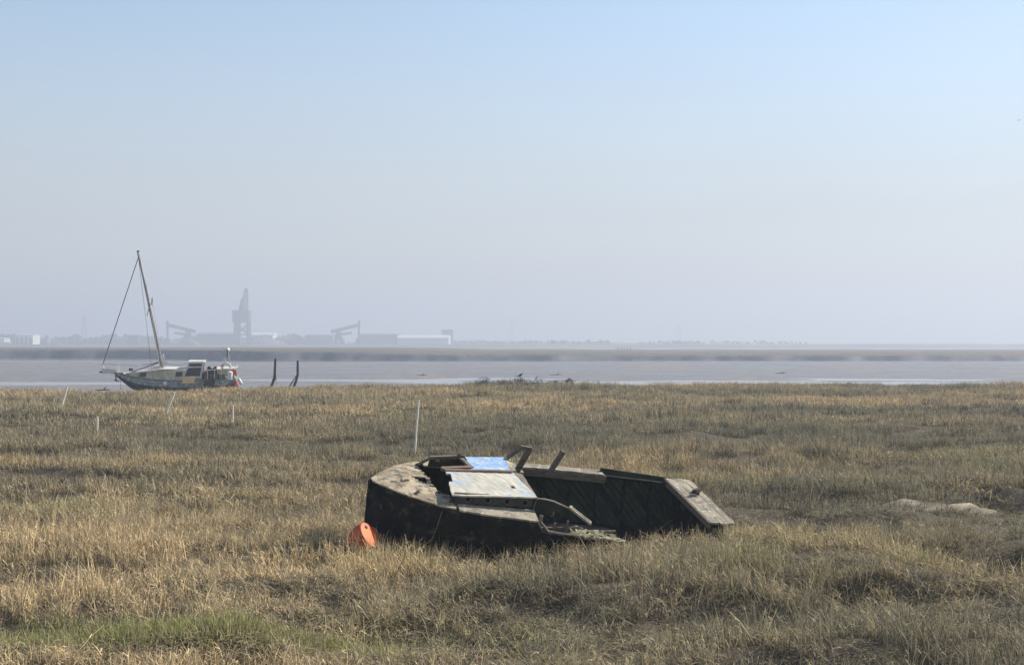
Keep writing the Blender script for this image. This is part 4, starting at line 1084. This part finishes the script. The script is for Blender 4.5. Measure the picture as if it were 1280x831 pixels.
# ------------------------------------------------------------------ grass
def tuft_mesh(name, n, rad, h0, h1, w, seed, segs=3, lean=.16, leaf=.55, mat='grass'):
    r = random.Random(seed); V = []; F = []; SH = []; AL = []
    def strip(pts, ws, az, shade, t0=0.0, t1=1.0):
        k = len(V); dx, dy = math.cos(az), math.sin(az); m = len(pts)
        for i, (p, ww) in enumerate(zip(pts, ws)):
            al = t0 + (t1 - t0) * i / (m - 1)
            V.append((p[0] - dx * ww, p[1] - dy * ww, p[2])); V.append((p[0] + dx * ww, p[1] + dy * ww, p[2]))
            SH.extend([shade, shade]); AL.extend([al, al])
        for i in range(m - 1): F.append((k + 2 * i, k + 2 * i + 1, k + 2 * i + 3, k + 2 * i + 2))
    for _ in range(n):
        a = r.uniform(0, 6.283); d = rad * math.sqrt(r.random()); x, y = d * math.cos(a), d * math.sin(a)
        h = r.uniform(h0, h1) * (1.25 if r.random() < .12 else 1); la = r.uniform(0, 6.283); lm = abs(r.gauss(0, lean)); bend = r.uniform(0, .5) * lm + (r.uniform(.1, .35) if r.random() < .25 else 0)
        sh = r.random(); ww = w * r.uniform(.7, 1.3); pts = []
        for i in range(segs + 1):
            t = i / segs; o = (lm * t + bend * t * t * t) * h
            pts.append((x + math.cos(la) * o, y + math.sin(la) * o, h * (t - .25 * bend * t ** 3)))
        az = r.uniform(0, 3.14)
        strip(pts, [ww * (1 - .75 * (i / segs) ** 2) for i in range(segs + 1)], az, sh)
        if r.random() < leaf:
            t = r.uniform(.45, .9); i0 = min(segs - 1, int(t * segs)); p = pts[i0]; L = r.uniform(.07, .20); ea = r.uniform(0, 6.283)
            up = r.uniform(.1, .9)
            q1 = (p[0] + math.cos(ea) * L * .5, p[1] + math.sin(ea) * L * .5, p[2] + L * up * .5)
            q2 = (p[0] + math.cos(ea) * L, p[1] + math.sin(ea) * L, p[2] + L * (up * .5 - .35))
            strip([p, q1, q2], [ww * .9, ww * .8, ww * .2], ea + 1.57, min(1, sh + .2), t, 1.0)
    return finish_tuft(name, V, F, SH, AL, mat)


def finish_tuft(name, V, F, SH, AL, mat):
    me = bpy.data.meshes.new(name); me.from_pydata(V, [], F); me.update()
    for nm, d in (('shade', SH), ('along', AL)):
        at = me.attributes.new(nm, 'FLOAT', 'POINT'); at.data.foreach_set('value', np.array(d, np.float32))
    me.materials.append(M[mat]); return bpy.data.objects.new(name, me)


def litter_mesh(name, n, rad, seed):
    r = random.Random(seed); V = []; F = []; SH = []; AL = []
    for _ in range(n):
        a = r.uniform(0, 6.283); d = rad * math.sqrt(r.random()); x, y = d * math.cos(a), d * math.sin(a); L = r.uniform(.06, .22); az = r.uniform(0, 6.283)
        z = r.uniform(.0, .07); ww = r.uniform(.002, .004); sl = r.uniform(-.2, .3); sh = r.random(); k = len(V)
        for t in (-.5, 0, .5):
            px = x + math.cos(az) * L * t; py = y + math.sin(az) * L * t; pz = z + sl * L * t + (.02 if t == 0 else 0)
            V += [(px - math.sin(az) * ww, py + math.cos(az) * ww, pz), (px + math.sin(az) * ww, py - math.cos(az) * ww, pz + .002)]; SH += [sh, sh]; AL += [.8, .8]
        F += [(k, k + 1, k + 3, k + 2), (k + 2, k + 3, k + 5, k + 4)]
    return finish_tuft(name, V, F, SH, AL, 'litter')


def collection(name, objs):
    c = bpy.data.collections.new(name)
    for o in objs: c.objects.link(o)
    return c


def scatter_tree(coll):
    ng = bpy.data.node_groups.new('scatter_' + coll.name, 'GeometryNodeTree'); ng.is_modifier = True
    ng.interface.new_socket('Geometry', in_out='INPUT', socket_type='NodeSocketGeometry')
    ng.interface.new_socket('Geometry', in_out='OUTPUT', socket_type='NodeSocketGeometry')
    gi = ng.nodes.new('NodeGroupInput'); go = ng.nodes.new('NodeGroupOutput')
    ci = ng.nodes.new('GeometryNodeCollectionInfo'); ci.inputs[0].default_value = coll
    ci.inputs['Separate Children'].default_value = True; ci.inputs['Reset Children'].default_value = True
    ip = ng.nodes.new('GeometryNodeInstanceOnPoints'); ip.inputs['Pick Instance'].default_value = True
    def na(n, dt):
        a = ng.nodes.new('GeometryNodeInputNamedAttribute'); a.data_type = dt; a.inputs['Name'].default_value = n
        return a.outputs['Attribute']
    L = ng.links.new
    L(gi.outputs[0], ip.inputs['Points']); L(ci.outputs[0], ip.inputs['Instance'])
    L(na('pick', 'INT'), ip.inputs['Instance Index']); L(na('rot', 'FLOAT_VECTOR'), ip.inputs['Rotation']); L(na('scl', 'FLOAT_VECTOR'), ip.inputs['Scale'])
    L(ip.outputs[0], go.inputs[0])
    return ng


def scatter(name, coll, pts, rot, scl, tint, green, label, cat):
    n = len(pts); me = bpy.data.meshes.new(name); me.vertices.add(n); me.vertices.foreach_set('co', np.asarray(pts, np.float32).ravel()); me.update()
    def at(nm, ty, key, d):
        a_ = me.attributes.new(nm, ty, 'POINT'); a_.data.foreach_set(key, d)
    at('pick', 'INT', 'value', RNG.integers(0, len(coll.objects), n).astype(np.int32))
    at('rot', 'FLOAT_VECTOR', 'vector', np.asarray(rot, np.float32).ravel()); at('scl', 'FLOAT_VECTOR', 'vector', np.asarray(scl, np.float32).ravel())
    at('tint', 'FLOAT', 'value', np.asarray(tint, np.float32)); at('green', 'FLOAT', 'value', np.asarray(green, np.float32))
    o = bpy.data.objects.new(name, me); COL.objects.link(o)
    md = o.modifiers.new('scatter', 'NODES'); md.node_group = scatter_tree(coll)
    tag(o, label, cat, kind='stuff'); return o


EXn, EYn, EZn, Bn = (np.array(v) for v in (EX, EY, EZ, BOW))


def inside_wreck(x, y, pad=0.0):
    p = np.stack([x, y, np.full_like(x, .2)], 1) - Bn
    u = p @ EXn; v = p @ EYn
    b = np.interp(u, US, BS)
    return (u > -.06 - pad) & (u < 5.62 + pad) & (np.abs(v) < b * .93 + pad)


def tint_at(x, y):
    t = .40 + .60 * fbm(x / 9.0, y / 7.0, 91, 3) + .34 * fbm(x / 2.4, y / 1.6, 95, 2) - .12 * smooth(26, 40, y) + .08 * smooth(50, 75, y)
    t = t + .40 * blob(x, y, -5.5, 23, 5.5, 6.5) + .18 * blob(x, y, 0, 19, 5, 2.5) - .34 * blob(x, y, -7, 46, 10, 7) - .26 * blob(x, y, 4.5, 16.5, 4, 3.5) - .25 * blob(x, y, 8, 48, 9, 9) \
        + .15 * blob(x, y, 10, 75, 30, 20) - .2 * blob(x, y, 9, 33, 5, 5) + .30 * blob(x, y, 6, 17.3, 1.5, .8)
    return np.clip(t, 0, 1)


def field(d0, d1, dens):
    half = lambda d: .36 * d + 5.0
    n = int((d1 - d0) * (half(d0) + half(d1)) * dens)
    y = RNG.uniform(d0, d1, int(n * 1.05)); x = RNG.uniform(-1, 1, len(y)) * half(d1)
    k = np.abs(x) < half(y); x = x[k]; y = y[k]
    return x, y


def plant(x, y, thin=1.0):
    e = marsh_edge(x)
    cover = 1.0 - bare(x, y) * 1.25 - 1.3 * gap(x, y) - 1.4 * creek(x, y) - .8 * smooth(.22, .5, fbm(x / 1.9, y / .9, 57, 2)) - .75 * smooth(.34, .62, fbm(x / 3.4 + .35 * y / 3.4, y / 2.2, 23, 2)) - .95 * smooth(.05, .42, fbm(x / .5, y / .42, 37, 2)) * (y < 55)
    k = (RNG.random(len(x)) < np.clip(cover, 0, 1) * thin) & (y < e + .8) & ~inside_wreck(x, y)
    x = x[k]; y = y[k]; n = len(x)
    z = ground(x, y) - .01
    hs = .76 + .52 * fbm(x / 2.6, y / 2.0, 31, 3) + .24 * fbm(x / .9, y / .7, 33, 2) + .10 * RNG.standard_normal(n)
    near_wreck = blob(x, y, .45, 20.6, 1.3, .7)
    hs = hs * (1 - .35 * near_wreck) * (1 - .72 * blob(x, y, .1, 20.0, .75, .9))
    hs = hs * (1 - .55 * blob(x, y, -3.1, 14.3, 2.2, .8))
    hs = hs * (1 - .62 * np.clip(1.6 * blob(x, y, 7.3, 25.6, 2.0, 1.7), 0, 1)) * (1 - .8 * np.clip(1.6 * blob(x, y, 9.2, 25.9, .9, 1.3), 0, 1))
    hs = np.clip(hs, .2, 1.3)
    tl = np.where(RNG.random(n) < .16 + .25 * smooth(.1, .5, fbm(x / 1.7, y / 1.3, 83, 2)), .42, .08)
    rot = np.stack([RNG.normal(0, 1, n) * tl, RNG.normal(0, 1, n) * tl, RNG.uniform(0, 6.283, n)], 1)
    ws = .85 + .3 * RNG.random(n)
    scl = np.stack([ws, ws, hs], 1)
    t = np.clip(tint_at(x, y) + RNG.normal(0, .12, n), 0, 1)
    g = np.clip(.25 * smooth(.15, .7, fbm(x / 4, y / 3, 71, 3)) + .2 * blob(x, y, 7.0, 26.4, 1.4, .8) + RNG.normal(0, .08, n), 0, .8)
    return np.stack([x, y, z], 1), rot, scl, t, g


near_c = collection('near_tufts', [tuft_mesh('tuft', 16, .15, .19, .43, .0040, 100 + i, lean=.27, leaf=.8) for i in range(8)])
mid_c = collection('mid_tufts', [tuft_mesh('tuft', 21, .22, .19, .43, .0062, 200 + i, lean=.2, leaf=.5) for i in range(6)])
far_c = collection('far_tufts', [tuft_mesh('tuft', 22, .34, .19, .43, .0130, 300 + i, segs=2, lean=.2, leaf=.3) for i in range(6)])
green_c = collection('green_tufts', [tuft_mesh('tuft', 20, .10, .06, .17, .0036, 400 + i, lean=.4, leaf=.0) for i in range(5)])
litter_c = collection('straw_litter_bits', [litter_mesh('litter', 40, .22, 500 + i) for i in range(5)])

scatter('marsh_grass', near_c, *plant(*field(9.5, 27, 40)), 'dense dry straw-coloured marsh grass around the wreck', 'grass')
scatter('middle_marsh_grass', mid_c, *plant(*field(27, 52, 24)), 'dry marsh grass in grey-olive and tan bands behind the wreck', 'grass')
scatter('far_marsh_grass', far_c, *plant(*field(52, 104, 11)), 'dull brown marsh grass running out to the mud edge', 'grass')

# green young grass on the hummock and by the creek
def around(cx, cy_, rx, ry, n):
    return cx + rx * RNG.standard_normal(n), cy_ + ry * RNG.standard_normal(n)


gx, gy = [], []
for cx, cy_, rx, ry, n in ((-3.3, 14.5, .85, .18, 640), (-4.0, 14.2, .6, .2, 220), (-2.2, 14.4, .8, .22, 280)):
    a_, b_ = around(cx, cy_, rx, ry, n); gx.append(a_); gy.append(b_)
gx = np.concatenate(gx); gy = np.concatenate(gy); n = len(gx)
scatter('green_grass', green_c, np.stack([gx, gy, ground(gx, gy)], 1), np.stack([np.zeros(n), np.zeros(n), RNG.uniform(0, 6.28, n)], 1),
        np.stack([np.ones(n), np.ones(n), RNG.uniform(.7, 1.5, n)], 1), RNG.uniform(.3, .8, n), np.clip(RNG.normal(.75, .15, n), 0, 1), 'short fresh green grass on the hummock in front', 'grass')
lx, ly = field(10, 34, 4)
a_, b_ = around(-2.9, 14.2, 1.3, .3, 900); lx = np.concatenate([lx, a_]); ly = np.concatenate([ly, b_])
for px_, py_ in ((4.2, 15.3), (-1.7, 15.9), (1.6, 15.0), (3.0, 17.4), (-5.0, 16.4), (5.6, 17.8), (-.6, 17.2)):
    a_, b_ = around(px_, py_, .38, .22, 70); lx = np.concatenate([lx, a_]); ly = np.concatenate([ly, b_])
k = ~inside_wreck(lx, ly); lx = lx[k]; ly = ly[k]; n = len(lx)
scatter('straw_litter', litter_c, np.stack([lx, ly, ground(lx, ly) + .01], 1), np.stack([RNG.normal(0, .15, n), RNG.normal(0, .15, n), RNG.uniform(0, 6.28, n)], 1),
        np.stack([np.ones(n)] * 3, 1), tint_at(lx, ly), np.clip(RNG.normal(.15, .15, n), 0, 1), 'fallen straw lying between the grass stems', 'straw')

# ------------------------------------------------------------------ bushes on the shore bank
def bush_mesh(seed, w, h):
    r = random.Random(seed); mb = MB()
    for _ in range(700):
        a = r.uniform(0, 6.283); q = r.random() ** .5; zz = r.random()
        rad = (1 - zz ** 2.2) ** .5
        lump = .8 + .35 * math.sin(a * 3 + seed) * math.sin(zz * 4 + seed)
        c = Vector((math.cos(a) * q * rad * w * .7 * lump, math.sin(a) * q * rad * w * .4 * lump, zz * h * lump)); s = r.uniform(.025, .06)
        n = Vector((r.gauss(0, 1), r.gauss(0, 1), r.gauss(0, 1))).normalized(); t = n.orthogonal().normalized(); b = n.cross(t)
        mb.add([c - t * s, c - b * s * .5, c + t * s, c + b * s * .5], [(0, 1, 2, 3)])
    return mb


M['bush'] = surf('grey_green_leaves', (.15, .145, .10), (.25, .235, .165), 4, bump=0)
M['bush_dark'] = surf('dark_brown_twigs', (.08, .07, .055), (.14, .12, .09), 4, bump=0)
BUSH = [(-2.9, 96.6, 1.10, 0.41, 'bush', 'broad grey-green bush at the left end of the shore bank'),
        (-1.85, 96.9, 1.43, 0.60, 'bush_dark', 'dark twiggy bush second from the left end of the shore bank'),
        (-.65, 96.7, 1.65, 0.49, 'bush', 'wide grey-green bush left of the crow on the bank'),
        (.5, 97.2, 1.43, 0.53, 'bush', 'grey-green bush under the perched crow'),
        (1.55, 96.8, 1.65, 0.58, 'bush', 'rounded grey-green bush just right of the crow'),
        (2.75, 97.0, 0.99, 0.39, 'bush', 'low grey-green bush between rounded bush and dark tussock'),
        (3.75, 97.4, 0.83, 0.60, 'bush_dark', 'upright dark tussock near the right end of the bank'),
        (5.6, 97.6, 0.99, 0.49, 'bush_dark', 'small dark tussock standing alone right of the bank')]
for i, (x, y, w, h, mt, lb) in enumerate(BUSH):
    z = float(ground(np.array([x]), np.array([y]))[0]) - .04
    t = empty('shore_bush', (x, y, z), 0, lb, 'bush', 'bushes on the shore bank')
    bush_mesh(600 + i, w, h).build('foliage', mt, t)
    mb = MB(); r = random.Random(i)
    for k in range(5): mb.tube([(0, 0, -.1), (r.uniform(-.2, .2) * w, r.uniform(-.2, .2) * w, h * .45), (r.uniform(-.4, .4) * w, r.uniform(-.3, .3) * w, h * .85)], [.02, .014, .006], 5)
    mb.build('stem', 'bush_dark', t)

# ------------------------------------------------------------------ haze
hm, hn = new_mat('haze_air')
pv = hn.nodes.new('ShaderNodeVolumePrincipled')
pv.inputs['Color'].default_value = (.635, .69, .79, 1)
pv.inputs['Density'].default_value = .00096
pv.inputs['Anisotropy'].default_value = .25
ho = hn.nodes.new('ShaderNodeOutputMaterial'); hn.links.new(pv.outputs[0], ho.inputs['Volume'])
M['haze'] = hm
hz = MB().box((-3700, -330, -4), (3700, 4700, 95)).build('haze', 'haze')
tag(hz, 'pale blue morning haze over the estuary', 'haze', kind='stuff')
